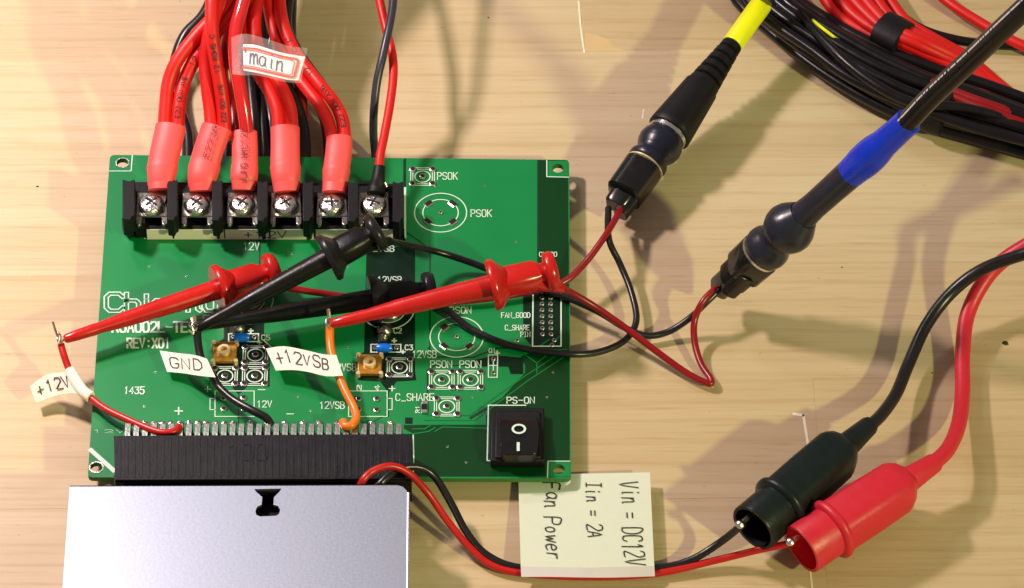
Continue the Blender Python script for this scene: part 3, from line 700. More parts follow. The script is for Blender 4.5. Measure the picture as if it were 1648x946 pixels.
def on_tube_text(s, pts, r, a, b, par, m='ink', w=.3, hfrac=1.1, start=None):
    """printing along the upper side of a tube between fractions a and b of its polyline"""
    q = [P(*p) for p in pts]; mbq = MB(); path = mbq.tube(q, r)
    n = len(path)-1
    cum = [0]
    for i in range(n): cum.append(cum[-1]+(path[i+1]-path[i]).length)
    def at(t):
        d = t*cum[-1]
        for i in range(n):
            if cum[i+1] >= d:
                k = (d-cum[i])/(cum[i+1]-cum[i]+1e-9); return path[i].lerp(path[i+1], k), (path[i+1]-path[i]).normalized()
        return path[-1], (path[-1]-path[-2]).normalized()
    mb = MB(); tc = -FWD
    def f(u, v):
        p, d = at(a+(b-a)*u); nn = (tc-d*tc.dot(d)).normalized(); sd = d.cross(nn).normalized()
        x = -(v-.5)*hfrac*r; return p+sd*x+nn*(math.sqrt(max(0, r*r-x*x))+.12)
    text(mb, s, f, w, nrm=-FWD); return mb.build('printing', M[m], par)
for i, c_ in enumerate(pc):
    x, y, z, _ = c_['sl'][-1]
    t = thing('power_cable', c_['lab'], 'cable', P(sxs[i], 320, ZB+8), 'red power cables screwed to the terminal block')
    mb = MB(); mb.tube([P(a, b, d) for a, b, d, r in c_['sl']], [q[3]*1.04 for q in c_['sl']], seg=20, flat=.62)
    # a sharper step where the barrel ends
    hs_ = mb.build('heat_shrink', M['shrink'], t, ang=60)
    a, b, d, r = c_['sl'][2]; a2, b2, d2, r2 = c_['sl'][3]
    mb = MB(); mb.tube([P(a, b-1, d), P((a*2+a2)/3, (b*2+b2)/3, (d*2+d2)/3), P(a2, b2, d2), P(x, y-6, z)], [r+.05, r+.32, r2+.35, r*.92], seg=20, flat=.66); mb.build('crimp_bulge', M['shrink'], t, ang=60)
    mb = MB(); mb.prism([P(x-15, y-6, z-.5), P(x+15, y-6, z-.5), P(sxs[i]+17, 338, ZB+8.4), P(sxs[i]-17, 338, ZB+8.4)], ZB+7.7); mb.build('lug', M['plate'], t, bevel=.2)
    for j, wp in enumerate(c_['ws']):
        mt = 'redw'
        if i == 2: mt = 'redd' if j == 0 else 'redg'  # first wire lies in shade, put into its darker red
        if i == 4 : mt = 'redw'
        wp = [(wp[0][0], wp[0][1]+8, wp[0][2]-(2.7 if i == 2 else 1.6))]+wp[1:]
        wr = wirepart(wp, 1.98 if i != 4 else 1.82, mt, t)
        if (i in (0, 1, 4)) and j == 1:
            on_tube_text('E22 0CM AVG'.replace('M', 'N').replace('G', '6'), wp, 1.98 if i != 4 else 1.82, .10, .34, t, w=.2, hfrac=.7)
            on_tube_text('12 R0H5 C', wp, 1.98 if i != 4 else 1.82, .42, .66, t, w=.2, hfrac=.7)
    if i in (1, 2):
        s_ = c_['sl']; z_ = s_[0][2]
        pts = [(q[0]-(0 if i == 2 else -4), q[1], q[2]) for q in s_[::-1]]
        mb = MB(); q = V(pts)
        def f(u, v, q=q, R=s_[1][3]):
            a0, b0 = (.12, 1.0) if i == 2 else (.55, .98)
            tt = (a0+(b0-a0)*u)*(len(q)-1); k = min(int(tt), len(q)-2); p = q[k].lerp(q[k+1], tt-k); d = (q[k+1]-q[k]).normalized()
            nn = (Vector((0, 0, 1))-d*d.z).normalized(); sd = nn.cross(d); xx = (v-.5)*(1.9 if i == 2 else 1.7)
            return p+sd*xx+nn*(R*.66*math.sqrt(1-(xx/R)**2)+.55)
        text(mb, 'JUNG HKCT20' if i == 2 else 'E223R', f, .19, nrm=Vector((0, -.3, 1)).normalized()); mb.build('printing', M['ink'], t)
# dark wires running behind the red ones
blk = [
 ('black cable curving behind the leftmost red pair down to the board edge', [(352, -25, 16), (328, 25, 14), (300, 55, 12), (285, 90, 9), (280, 130, 6), (290, 180, 4), (301, 215, 3), (303, 262, 2.6), (304, 300, 2.5)], 1.8),
 ('black cable rising between the second and third pink sleeves', [(362, -25, 14), (362, 50, 11), (372, 110, 8), (372, 160, 5), (368, 210, 3), (362, 290, 2.5)], 1.9),
 ('black cable behind the third red pair, left side of the dark gap', [(400, -25, 22), (400, 50, 18), (402, 110, 12), (406, 160, 8), (410, 210, 5), (412, 290, 2.5)], 1.9),
 ('black cable in the middle of the dark gap right of the third pink sleeve', [(420, -25, 21), (418, 50, 16), (416, 110, 10), (420, 160, 6), (424, 210, 4), (430, 290, 2.5)], 1.9),
 ('black cable just left of the fourth pink sleeve, bowed outward at the bottom', [(440, -25, 20), (430, 50, 15), (424, 110, 10), (432, 160, 6), (438, 210, 3), (442, 300, 2.5)], 1.9),
 ('black cable coming out right of the fourth pink sleeve in a long bend', [(440, -25, 15), (440, 60, 14), (452, 120, 12), (472, 160, 9), (486, 200, 5), (490, 250, 2.8), (490, 310, 2.5)], 1.9),
 ('second black cable beside the fourth pink sleeve, ending at the board edge', [(446, -25, 20), (436, 60, 14), (446, 110, 11), (464, 150, 7), (474, 200, 4), (476, 250, 2.5), (476, 310, 2.5)], 1.9),
 ('black cable running along the upper side of the rightmost red pair', [(468, -25, 27), (462, 40, 26), (478, 80, 24), (500, 112, 21), (524, 145, 18), (544, 180, 12), (552, 215, 6), (552, 270, 2.5)], 1.5),
 ('thin black cable seen under the rightmost red pair near its sleeve', [(470, -25, 14), (470, 80, 12), (492, 130, 10), (512, 165, 7), (524, 200, 4), (530, 250, 2.5), (530, 300, 2.5)], 1.5),
]
for lab, pts, r in blk:
    t = thing('black_cable', lab, 'cable', P(pts[-1][0], pts[-1][1], 0), 'black cables behind the red ones')
    wirepart(pts, r, 'blkw', t, 'insulation')
for lab, pts in (('glossy dark red cable at the upper right of the bundle, outer one', [(462, -25, 22), (460, 20, 20), (464, 60, 18), (478, 100, 15), (500, 140, 11), (520, 180, 7), (530, 230, 3), (530, 290, 2.5)]),
                 ('glossy dark red cable at the upper right of the bundle, inner one', [(444, -25, 21), (440, 20, 20), (446, 55, 18), (460, 85, 16), (476, 115, 13), (486, 160, 8), (490, 220, 3), (490, 290, 2.5)])):
    t = thing('red_cable', lab, 'cable', P(pts[-1][0], pts[-1][1], 0), 'glossy dark red cables in the bundle'); wirepart(pts, 1.5, 'redd', t, 'insulation')
# the taped paper tag
t = thing('cable_tag', "white paper tag with a red border handwritten 'main', taped around a red cable", 'tag', P(430, 100, 38), None)
def sheet(top, bot, th=.12, n=12):
    """top / bot: px polylines with z, same length; returns builder and map"""
    def lerp(l, u):
        x = u*(len(l)-1); k = min(int(x), len(l)-2); a = x-k; return tuple(l[k][i]*(1-a)+l[k+1][i]*a for i in range(3))
    # smooth interpolation
    def cr(l, u):
        x = u*(len(l)-1); k = min(int(x), len(l)-2); tt = x-k; P_ = [Vector(l[max(0, min(len(l)-1, k+j))]) for j in (-1, 0, 1, 2)]
        return .5*(2*P_[1]+(P_[2]-P_[0])*tt+(2*P_[0]-5*P_[1]+4*P_[2]-P_[3])*tt*tt+(3*P_[1]-P_[0]-3*P_[2]+P_[3])*tt**3)
    def f(u, v, off=0.0):
        a = cr(bot, u); b = cr(top, u); c = a*(1-v)+b*v; return P(c.x, c.y, c.z+off)
    mb = MB(); m_ = 4
    R = n+1
    vs = [f(i/n, j/m_, 0) for j in range(m_+1) for i in range(R)]; lo = [v-Vector((0, 0, th)) for v in vs]
    q = len(vs); fs = []
    for j in range(m_):
        for i in range(n):
            a = j*R+i; fs.append((a, a+1, a+R+1, a+R)); fs.append((q+a+R, q+a+R+1, q+a+1, q+a))
    border = [i for i in range(R)]+[j*R+n for j in range(1, m_+1)]+[m_*R+i for i in range(n-1, -1, -1)]+[j*R for j in range(m_-1, 0, -1)]
    for i in range(len(border)):
        a = border[i]; b = border[(i+1) % len(border)]; fs.append((b, a, q+a, q+b))
    mb.add(vs+lo, fs); return mb, f
top_ = [(378, 66, 40.5), (392, 68, 41), (414, 71, 41.5), (440, 80, 41), (466, 84, 40), (491, 88, 39)]; bot_ = [(378, 112, 40.5), (392, 115, 41), (414, 117, 41), (440, 124, 40), (462, 129, 39), (482, 131, 38)]
top2 = [(391, 71, 41.2), (411, 72, 41.2), (431, 78, 41), (451, 84, 40.6), (471, 88, 40), (491, 91, 39)]; bot2 = [(392, 113, 40.6), (410, 116, 40.5), (428, 120, 40.3), (446, 124, 40), (463, 128, 39.4), (480, 129, 38.6)]
mb, f = sheet(top2, bot2, .15); mb.build('paper', M['sticker'], t)
mb = MB()
for a, b, wd in ((.10, .12, .75), (.20, .80, .25)):
    x1 = .90 if wd > .5 else .85
    lo_, hi_ = (.12, .86) if wd > .5 else (.2, .78)
    mb.ribbon([f(0.0+u*.001*0+u, hi_, .2) for u in (0, .2, .4, .6, .8, x1-.03)]+[f(x1, hi_-.06, .2), f(x1, lo_+.06, .2)]+[f(u, lo_, .2) for u in (x1-.03, .8, .6, .4, .2, 0)], wd)
mb.build('red_border', M['stickr'], t)
mb = MB(); text(mb, 'main', lambda u, v: f(.12+u*.56, .28+.62*v, .22), .34, width=.85, jit=.04, smooth=True); text(mb, "'", lambda u, v: f(.04+u*.05, .30+.5*v, .22), .34, smooth=True); mb.build('handwriting', M['inkb'], t)
mb, f2 = sheet([(372, 60, 42), (392, 54, 43), (414, 58, 43), (440, 66, 42.5), (466, 74, 41), (495, 77, 40)], [(374, 119, 41.5), (392, 121, 42), (414, 121, 42), (440, 127, 41.5), (462, 132, 40), (484, 133, 39)], .05); mb.build('clear_tape', M['film'], t)
# thin pair to the sixth terminal
t = thing('red_wire', 'single red wire with black crimp sleeve dropping to the sixth terminal', 'wire', P(602, 320, 14))
wirepart([(606, -25, 30), (613, 10, 29), (621, 45, 27), (631, 85, 25), (633, 120, 24), (628, 165, 22), (619, 215, 20), (612, 250, 19), (610, 275, 17)], 1.25, 'redw', t, 'insulation')
mb = MB(); mb.tube(V([(611, 268, 18), (609, 285, 17), (606, 303, 15), (605, 312, 14.5)]), [1.6, 1.8, 2.5, 2.6], seg=16, flat=.8); mb.build('crimp_sleeve', M['blkm'], t)
mb = MB(); mb.prism([P(592, 306, 14.3), P(618, 306, 14.3), P(622, 330, ZB+8.4), P(590, 330, ZB+8.4)], ZB+7.7); mb.build('lug', M['plate'], t, bevel=.2)
mb = MB(); mb.tube(V([(619, 293, 17), (622, 300, 16)]), .5, smooth=False); mb.build('bare_strand', M['tin'], t)
t = thing('black_wire', 'single black wire crossing in front of the thin red wire and passing behind the board', 'wire', P(603, 300, 0))
wirepart([(634, -25, 33), (632, 10, 32), (626, 45, 31), (616, 90, 28), (607, 130, 24), (602, 175, 18), (601, 215, 10), (604, 250, 3), (606, 290, 2)], 1.2, 'slate', t, 'insulation')

# ================================================================== hook clips
def hook(name_label, tip, rear, fr_col, scale, red, lead, tipwire, rl=.95, long=None):
    t = thing('hook_clip', name_label, 'test clip', P(*tip), 'spring hook test clips')
    A = P(*tip); Bq = P(*rear); mb = MB(); s = scale; m1 = 'clipr' if red else 'clipk'; m2 = 'clipr' if red else 'disck'
    c = fr_col
    mb.lathe(A, Bq, [(0, .9*s), (.01, 1.35*s), (.06, 1.6*s), (.14, 1.75*s), (.16, 1.65*s), (.30, 2.3*s), (c-.25, 2.7*s), (c-.02, 3.0*s), (c, 3.0*s)], seg=20, hs=.92); mb.build('barrel', M[m1], t, ang=50)
    mb = MB(); mb.lathe(A, Bq, [(c-.025, 2.2*s), (c-.026, 6.5*s), (c-.018, 6.9*s), (c+.002, 6.9*s), (c+.02, 5.6*s), (c+.06, 3.4*s), (c+.062, 2.2*s)], seg=32); mb.build('collar', M[m2], t, ang=50)
    mb = MB(); mb.lathe(A, Bq, [(c, 3.6*s), (c+.04, 3.9*s), (.90, 3.7*s), (.93, 2.6*s), (.96, 2.6*s)], seg=20, sq=3.2, ws=1.0, hs=.9); mb.build('body', M[m1], t, ang=50)
    mb = MB(); mb.lathe(A, Bq, [(.945, 2.4*s), (.952, 4.9*s), (.962, 5.3*s), (.985, 5.3*s), (1.0, 4.6*s), (1.005, 1.5*s)], seg=28); mb.build('plunger', M[m2], t, ang=50)
    d = (Bq-A).normalized(); dn = Vector((d.x, d.y, 0)).normalized(); sd = Vector((dn.y, -dn.x, 0))
    q = P(*lead[0])
    mb = MB(); mb.lathe(A.lerp(Bq, .88)+sd*1.6*s, q, [(0, 2.1*s), (.5, 2.0*s), (1.0, 1.3*s)], seg=14); mb.build('lead_outlet', M[m1], t)
    mb = MB(); mb.tube(V(lead), rl, seg=10); mb.build('lead', M['redd' if red else 'blkw'], t, ang=60)
    mb = MB(); hd = V(tipwire); mb.tube(hd, .32, seg=8); mb.build('hook', M['tin'], t)
    return t
hook('left red hook clip, reaching over the board edge and crossed by a black clip', (103, 546, 13), (446, 434, 13), .74, .98, True,
     [(457, 461, 10), (475, 465, 9.5), (520, 472, 8), (600, 482, 7.6), (700, 487, 7.6), (780, 481, 8), (850, 470, 8), (905, 455, 9), (940, 425, 10), (975, 378, 12), (1000, 335, 9)],
     [(103, 546, 13), (96, 552, 13), (92, 545, 13.6), (97, 540, 13.6)])
hook('upper black hook clip with dark grey collar, its rear end resting above the sixth terminal', (318, 528, 16), (612, 370, 31), .73, 1.0, False,
     [(628, 388, 25), (645, 392, 21), (700, 404, 14), (765, 425, 9.5), (830, 452, 7.5), (900, 474, 7.6), (960, 500, 7), (1005, 527, 5), (1040, 540, 3), (1075, 534, 3), (1110, 512, 6), (1135, 488, 10), (1162, 462, 12)],
     [(318, 528, 16), (312, 532, 16), (309, 524, 17), (314, 518, 17)])
hook('lower black hook clip, its collar and rear half hidden beneath the right red clip', (322, 524, 12.5), (700, 466, 12.5), .75, .98, False,
     [(712, 492, 10), (725, 503, 9), (760, 530, 7.6), (810, 552, 7.4), (860, 564, 7.4), (920, 570, 7), (965, 566, 5), (1005, 548, 4), (1024, 516, 4), (1016, 470, 5), (998, 425, 7), (980, 385, 11), (979, 335, 9)],
     [(322, 524, 12.5), (316, 527, 13), (313, 520, 14)])
hook('right red hook clip, holding the orange wire and lying over a black clip', (533, 521, 18), (896, 434, 26), .73, 1.04, True,
     [(906, 464, 20), (920, 471, 17), (960, 495, 12), (1010, 530, 8), (1060, 568, 5), (1105, 600, 3), (1140, 617, 2.2), (1144, 610, 2.2), (1128, 585, 2.5), (1118, 550, 4), (1118, 515, 7), (1132, 484, 11), (1154, 462, 12)],
     [(533, 521, 18), (527, 524, 18), (525, 516, 18.5), (530, 511, 18.5)])

# ================================================================== labelled jumper wires
def flag(par, top, bot, txt, box, w=.5, lab=None, m='paper', jit=.06):
    mb, f = sheet(top, bot, .16); o = mb.build('paper_flag', M[m], par, label=lab)
    mb = MB(); text(mb, txt, lambda u, v: f(box[0]+(box[2]-box[0])*u, box[1]+(box[3]-box[1])*v, .18), w*.85, jit=.09, smooth=False, width=.66, shear=.12); mb.build('handwriting', M['ink'], o)
t = thing('jumper_wire', "red jumper wire with paper flag reading '+12V', hooked left of the board", 'wire', P(280, 690, ZB), 'jumper wires soldered to the connector pins')
wirepart([(98, 554, 12), (103, 572, 11), (112, 596, 9.5), (128, 625, 9), (146, 640, 9), (170, 658, 9.5), (205, 675, 10), (240, 690, 11), (262, 696, 11.5), (280, 694, 11.5), (289, 686, 11)], 1.0, 'redm', t, 'insulation')
mb = MB(); mb.tube(V([(85, 518, 18), (90, 534, 15), (97, 550, 12.5), (98, 558, 12)]), .35, seg=8); mb.tube(V([(93, 535, 14), (97, 542, 14), (95, 552, 13.4)]), .4, seg=8); mb.build('stripped_end', M['copper'], t)
flag(t, [(48, 622, 6), (74, 603, 7.5), (98, 599, 9.5), (122, 597, 11)], [(58, 648, 4), (86, 638, 5), (114, 633, 8), (143, 636, 10.5)], '+12V', (.10, .28, .72, .74), .42)
mb = MB(); mb.tube(V([(112, 596, 9.6), (122, 614, 9.3), (134, 630, 9.2), (146, 639, 9.2)]), 1.6, seg=12); mb.build('flag_wrap', M['paper'], t)
t = thing('jumper_wire', "black jumper wire with a paper flag reading 'GND', running over the left footprints", 'wire', P(437, 690, ZB), 'jumper wires soldered to the connector pins')
wirepart([(317, 530, 15), (319, 555, 13), (325, 580, 11.5), (342, 604, 10.8), (352, 622, 11), (375, 643, 11), (405, 660, 11.5), (428, 672, 11), (437, 686, 9.5)], 1.12, 'blkw', t, 'insulation')
mb = MB(); mb.tube(V([(313, 508, 17), (314, 520, 16), (317, 535, 15)]), .6, seg=8); mb.tube(V([(308, 512, 16.5), (312, 526, 16), (310, 538, 15)]), .4, seg=8); mb.tube(V([(428, 668, 11), (432, 676, 10.5)]), .5, seg=6); mb.build('stripped_end', M['copper'], t)
flag(t, [(257, 564, 9), (285, 568, 10), (312, 571, 13), (333, 577, 15)], [(269, 598, 8.5), (292, 600, 9.5), (318, 604, 12.5), (347, 607, 14.5)], 'GND', (.14, .26, .78, .80), .42)
t = thing('jumper_wire', "orange jumper wire with a paper flag reading '+12VSB', curling at a connector pin", 'wire', P(560, 690, ZB), 'jumper wires soldered to the connector pins')
wirepart([(531, 522, 17), (531, 545, 15), (534, 570, 14), (545, 604, 13), (556, 630, 12.5), (569, 655, 12), (573, 672, 12), (566, 684, 12), (555, 685, 11.8), (552, 678, 11.5)], 1.15, 'orange', t, 'insulation')
mb = MB(); mb.tube(V([(528, 497, 20), (530, 510, 18.5), (531, 524, 17)]), .55, seg=8); mb.build('stripped_end', M['copper'], t)
flag(t, [(428, 561, 11), (456, 557, 12), (490, 563, 13), (520, 570, 15), (541, 571, 16)], [(444, 596, 10), (470, 595, 11), (495, 598, 12), (525, 605, 14), (552, 604, 15)], '+12VSB', (.10, .30, .80, .80), .42)

# ================================================================== fan wires and note
t = thing('fan_wire', 'red fan supply wire arching over the black connector and under the paper note', 'wire', P(700, 850, 0), 'fan supply wires')
wirepart([(574, 800, 16), (583, 775, 21), (600, 758, 22), (630, 750, 22), (660, 763, 19), (690, 795, 13), (720, 838, 8), (755, 880, 4), (790, 909, 2), (838, 922, 1.6), (940, 928, 1.5), (1054, 923, 1.6), (1150, 902, 3), (1220, 885, 6), (1270, 875, 9)], 1.0, 'redm', t, 'insulation')
t = thing('fan_wire', 'black fan supply wire running beside the red one, to the black boot', 'wire', P(720, 800, 0), 'fan supply wires')
wirepart([(590, 806, 12), (610, 780, 17), (640, 755, 17.5), (675, 752, 16), (700, 768, 13), (725, 808, 9), (752, 858, 5), (785, 894, 2.5), (838, 914, 1.8), (940, 917, 1.5), (1054, 914, 1.8), (1110, 902, 3), (1160, 872, 7), (1197, 842, 15)], 1.05, 'blkw', t, 'insulation')
note = thing('paper_note', "cream paper note with three handwritten lines about fan power, folded over the fan wires", 'note', P(945, 850, 0))
mb, f = sheet([(834, 763, 1.4), (890, 763, 1.8), (940, 762, 2.6), (990, 761, 3.4), (1046, 760, 4.2)], [(838, 912, 4.0), (890, 913, 4.0), (940, 914, 4.2), (990, 913, 4.4), (1053, 911, 4.6)], .15, 16); mb.build('sheet', M['paperd'], note)
mb, fb = sheet([(838, 911.5, 4.1), (890, 912.5, 4.1), (940, 913.5, 4.3), (990, 912.5, 4.5), (1053, 910.5, 4.7)], [(839, 928, 3.0), (890, 928, 3.0), (940, 929, 3.0), (990, 929, 3.0), (1054, 927, 3.0)], .1, 16); mb.build('folded_band', M['lilac'], note)
mb, fs_ = sheet([(839, 930, .3), (940, 931, .3), (1054, 929, .3)], [(839, 924, .2), (940, 924, .2), (1054, 922, .2)], .1, 8)
def noteword(s, xc, ya, yb, h, w=.42, width=.74, slant=0):
    mb = MB()
    def g(u, v):
        px = xc-h/2+h*v+slant*u; py = ya+(yb-ya)*u; uu = (px-836)/(1050-836); vv = 1-(py-762)/(913-762); return f(uu, vv, .2)
    text(mb, s, g, w, width=width, jit=.09, smooth=True, shear=.12); mb.build('handwriting', M['ink'], note)
noteword('Fan Power', 889, 776, 898, 24, .36, .72, 2); noteword('Iin = 2A', 958, 775, 864, 26, .34, .76, 4); noteword('Vin = DC12V', 1016, 776, 908, 23, .34, .70, 4)

# ================================================================== insulated boots at the lower right
def boot(lab, A, Bp, r0, red, cable, rivet, rc):
    t = thing('clip_boot', lab, 'test clip', P(Bp[0], Bp[1], 0), 'insulated crocodile clips'); A = P(*A); Bq = P(*Bp); k = 'bootr' if red else 'bootk'
    mb = MB(); mb.lathe(A, Bq, [(0, 2.3), (.02, 2.7), (.2, 3.5), (.24, 3.7)], seg=24); mb.build('strain_relief', M[k], t)
    R = r0; mb = MB(); mb.lathe(A, Bq, [(.20, 3.0), (.24, R*.72), (.28, R*.86), (.31, R*.92), (.55, R*.95), (.76, R*.95)], seg=64, sq=3.6, roll=.39); mb.build('sleeve', M[k], t, ang=50)
    mb = MB(); mb.lathe(A, Bq, [(.745, R*.9), (.75, R*1.1), (.765, R*1.19), (.785, R*1.19), (.80, R*1.1), (.805, R*.9)], seg=48, sq=2.2, roll=.39); mb.build('collar', M[k], t, ang=60)
    mb = MB(); mb.lathe(A, Bq, [(.78, R*.98), (.99, R*1.02), (1.0, R*1.0), (1.0, R*.88), (.85, R*.82), (.84, .1)], seg=48, sq=2.0, cap=False); mb.build('mouth', M[k if not red else k], t, ang=60)
    mb = MB(); mb.lathe(A, Bq, [(.845, R*.8), (.985, R*.86)], seg=32, cap=False); mb.lathe(A, Bq, [(.84, R*.8), (.85, .1)], seg=32); mb.build('lining', M['boori' if red else 'blkm'], t)
    mb = MB(); q = P(*rivet); mb.lathe(q-Vector((0, 0, .3)), q+Vector((0, 0, 1.2)), [(0, 1.2), (.4, 1.3), (.8, .9), (1, .05)], seg=14)
    d = (A-Bq).normalized(); mb.tube([q, q+d*6], .7, seg=8, smooth=False); mb.build('jaw_tip', M['tin'], t)
    mb = MB(); mb.tube(V(cable), rc, seg=14, sub=8); mb.build('cable', M['bootr' if red else 'blkw'], t, ang=60)
boot('black rubber clip boot with collar, on the black fan wire beside the red boot', (1402, 682, 12), (1212, 850, 13), 6.9, False,
     [(1398, 686, 12), (1418, 668, 10), (1442, 634, 7), (1462, 586, 6), (1490, 525, 8), (1530, 472, 12), (1580, 434, 18), (1650, 408, 28), (1700, 395, 32)], (1191, 844, 15), 1.75)
boot('crimson rubber clip boot with collar, lying against the black boot nearest the camera', (1508, 742, 12), (1290, 884, 10), 7.0, True,
     [(1504, 744, 12), (1526, 722, 10), (1543, 682, 6.5), (1549, 630, 4.5), (1549, 575, 4.5), (1556, 510, 7), (1582, 455, 12), (1620, 415, 17), (1700, 368, 26)], (1272, 872, 13), 2.15)

# ================================================================== probe adapters
def adapter(lab, A, Bp, m_extra, spec):
    t = thing('probe_adapter', lab, 'adapter', P(Bp[0], Bp[1], 0), 'coax to lead adapters'); A = P(*A); Bq = P(*Bp)
    for nm, mt, kw, prof in spec:
        mb = MB(); mb.lathe(A, Bq, prof, **kw); mb.build(nm, M[mt], t, ang=50)
    m_extra(t, A, Bq); return t
def ex1(t, A, Bq):
    mb = MB(); mb.tube(V([(1232, 2, 22), (1240, -12, 23), (1252, -40, 24)]), 2.2); mb.build('cable', M['blkw'], t)
    d = (Bq-A).normalized(); sd = Vector((0, 0, 1)).cross(d).normalized()
    mb = MB(); a = A.lerp(Bq, .80); b = A.lerp(Bq, .93)
    mb.lathe(a+sd*2.4+Vector((0, 0, 2.0)), b+sd*2.4+Vector((0, 0, 1.5)), [(0, 1.8), (1, 1.8)], seg=16, sq=5); mb.build('binding_post', M['blkg'], t, bevel=.3)
    mb = MB(); mb.lathe(A.lerp(Bq, .93)+sd*2.6, A.lerp(Bq, 1.03)+sd*2.6, [(0, 2.2), (1, 2.1)], seg=16, sq=5); mb.build('lead_plug', M['blkg'], t, bevel=.3)
rib = []
for i in range(6):
    a = .205+i*.038; r = 3.0+i*.32
    rib += [(a, r*.86), (a+.004, r), (a+.027, r+.15), (a+.031, r*.86)]
adapter('probe adapter with ribbed black strain relief and a bright yellow band', (1226, 6, 18), (992, 330, 8), ex1, [
 ('yellow_band', 'yellow', dict(seg=24), [(.0, 3.0), (.005, 3.2), (.20, 3.1), (.205, 2.9)]),
 ('ribbed_relief', 'blkm', dict(seg=24), rib),
 ('barrel', 'blkm', dict(seg=28, sq=2.4), [(.42, 4.0), (.425, 5.0), (.44, 5.1), (.62, 6.3), (.645, 6.4), (.65, 6.0)]),
 ('silver_ring', 'tin', dict(seg=28), [(.645, 5.0), (.648, 5.9), (.665, 5.9), (.668, 5.0)]),
 ('rubber_boot', 'navy', dict(seg=32), [(.655, 4.2), (.665, 5.4), (.685, 6.3), (.705, 6.6), (.725, 6.3), (.745, 5.5), (.757, 5.0), (.765, 5.2), (.78, 5.9), (.79, 6.0), (.802, 5.7), (.808, 5.0)]),
 ('plug_ring', 'goldl', dict(seg=28), [(.806, 5.0), (.808, 5.8), (.814, 5.8), (.816, 5.0)]),
 ('plug_housing', 'blkg', dict(seg=32, sq=3.4), [(.814, 4.2), (.818, 5.3), (.95, 5.1), (.955, 4.4), (.96, 3.0)]),
 ('lead_plug', 'blkg', dict(seg=24, sq=4, ws=1.0, hs=.8), [(.93, 3.7), (1.0, 3.4), (1.01, 2.8)]),
])
def ex2(t, A, Bq):
    cab = [(1440, 216, 74), (1462, 194, 80), (1500, 154, 92), (1560, 98, 110), (1610, 50, 124), (1660, 3, 136), (1700, -35, 144)]
    mb = MB(); mb.tube(V(cab), 2.95, seg=18); mb.build('cable', M['coilw'], t)
    # fine white print along the upper left side of the cable
    mb = MB(); q = V(cab); d = (q[-1]-q[0]).normalized(); sd = Vector((0, 0, 1)).cross(d).normalized()
    path = MB().tube([P(*p) for p in cab], 2.95); tot = len(path); rr = random.Random(5); k = 8.0
    for i in range(64):
        u = .06+i*.0135+rr.uniform(-.003, .003); x = u*(tot-1); j = int(x)
        if j >= tot-1: break
        p = path[j].lerp(path[j+1], x-j); dd = (path[j+1]-path[j]).normalized(); s2 = Vector((0, 0, 1)).cross(dd).normalized(); n2 = dd.cross(s2)
        if n2.z < 0: n2 = -n2
        vd = -FWD; s2 = dd.cross(vd).normalized(); s2 = s2 if s2.x < 0 else -s2; n2 = (vd-dd*vd.dot(dd)).normalized(); nn = (s2*.70+n2*.71).normalized(); p2 = p+nn*3.02; l = rr.choice((.35, .5, .25))
        mb.ribbon([p2-dd*l, p2+dd*l], .55, nn)
    mb.build('printing', M['mark'], t)
    d = (Bq-A).normalized(); sd = Vector((0, 0, 1)).cross(d).normalized()
    mb = MB(); mb.lathe(A.lerp(Bq, .90)-sd*1.0, A.lerp(Bq, 1.05)-sd*1.0, [(0, 3.3), (.95, 3.2), (1, 2.8)], seg=24, sq=5, hs=.8); mb.build('lead_plug', M['blkg'], t, bevel=.3)
    mb = MB(); mb.lathe(A.lerp(Bq, .88)+sd*3.2+Vector((0, 0, .8)), A.lerp(Bq, .985)+sd*3.2, [(0, 2.6), (1, 2.4)], seg=16, sq=4); mb.build('lead_plug', M['blkg'], t, bevel=.3)
adapter('probe adapter with smooth double-ball rubber boot and a blue heat-shrink sleeve', (1458, 199, 78), (1168, 458, 12), ex2, [
 ('blue_sleeve', 'blue', dict(seg=28), [(-.02, 3.2), (-.015, 3.8), (.03, 3.75), (.07, 3.85), (.12, 4.0), (.16, 4.55), (.19, 4.75), (.23, 4.7), (.27, 4.3), (.30, 4.15), (.303, 3.8)]),
 ('neck', 'navy', dict(seg=28), [(.29, 4.1), (.40, 3.9), (.50, 3.8), (.56, 4.1), (.58, 4.6)]),
 ('rubber_boot', 'navy', dict(seg=36), [(.56, 4.4), (.585, 5.6), (.61, 6.7), (.635, 7.2), (.66, 7.0), (.685, 6.2), (.70, 5.4), (.71, 5.2), (.725, 5.6), (.745, 6.3), (.765, 6.5), (.785, 6.2), (.795, 5.4)]),
 ('plug_ring', 'tin', dict(seg=28), [(.79, 5.0), (.793, 6.0), (.803, 6.0), (.805, 5.0)]),
 ('plug_housing', 'blkg', dict(seg=32, sq=3.4), [(.80, 4.2), (.804, 5.5), (.90, 5.3), (.91, 4.4)]),
 ('plug_housing', 'blkg', dict(seg=32, sq=3.4), [(.90, 4.4), (.96, 4.3), (.965, 3.4)]),
])

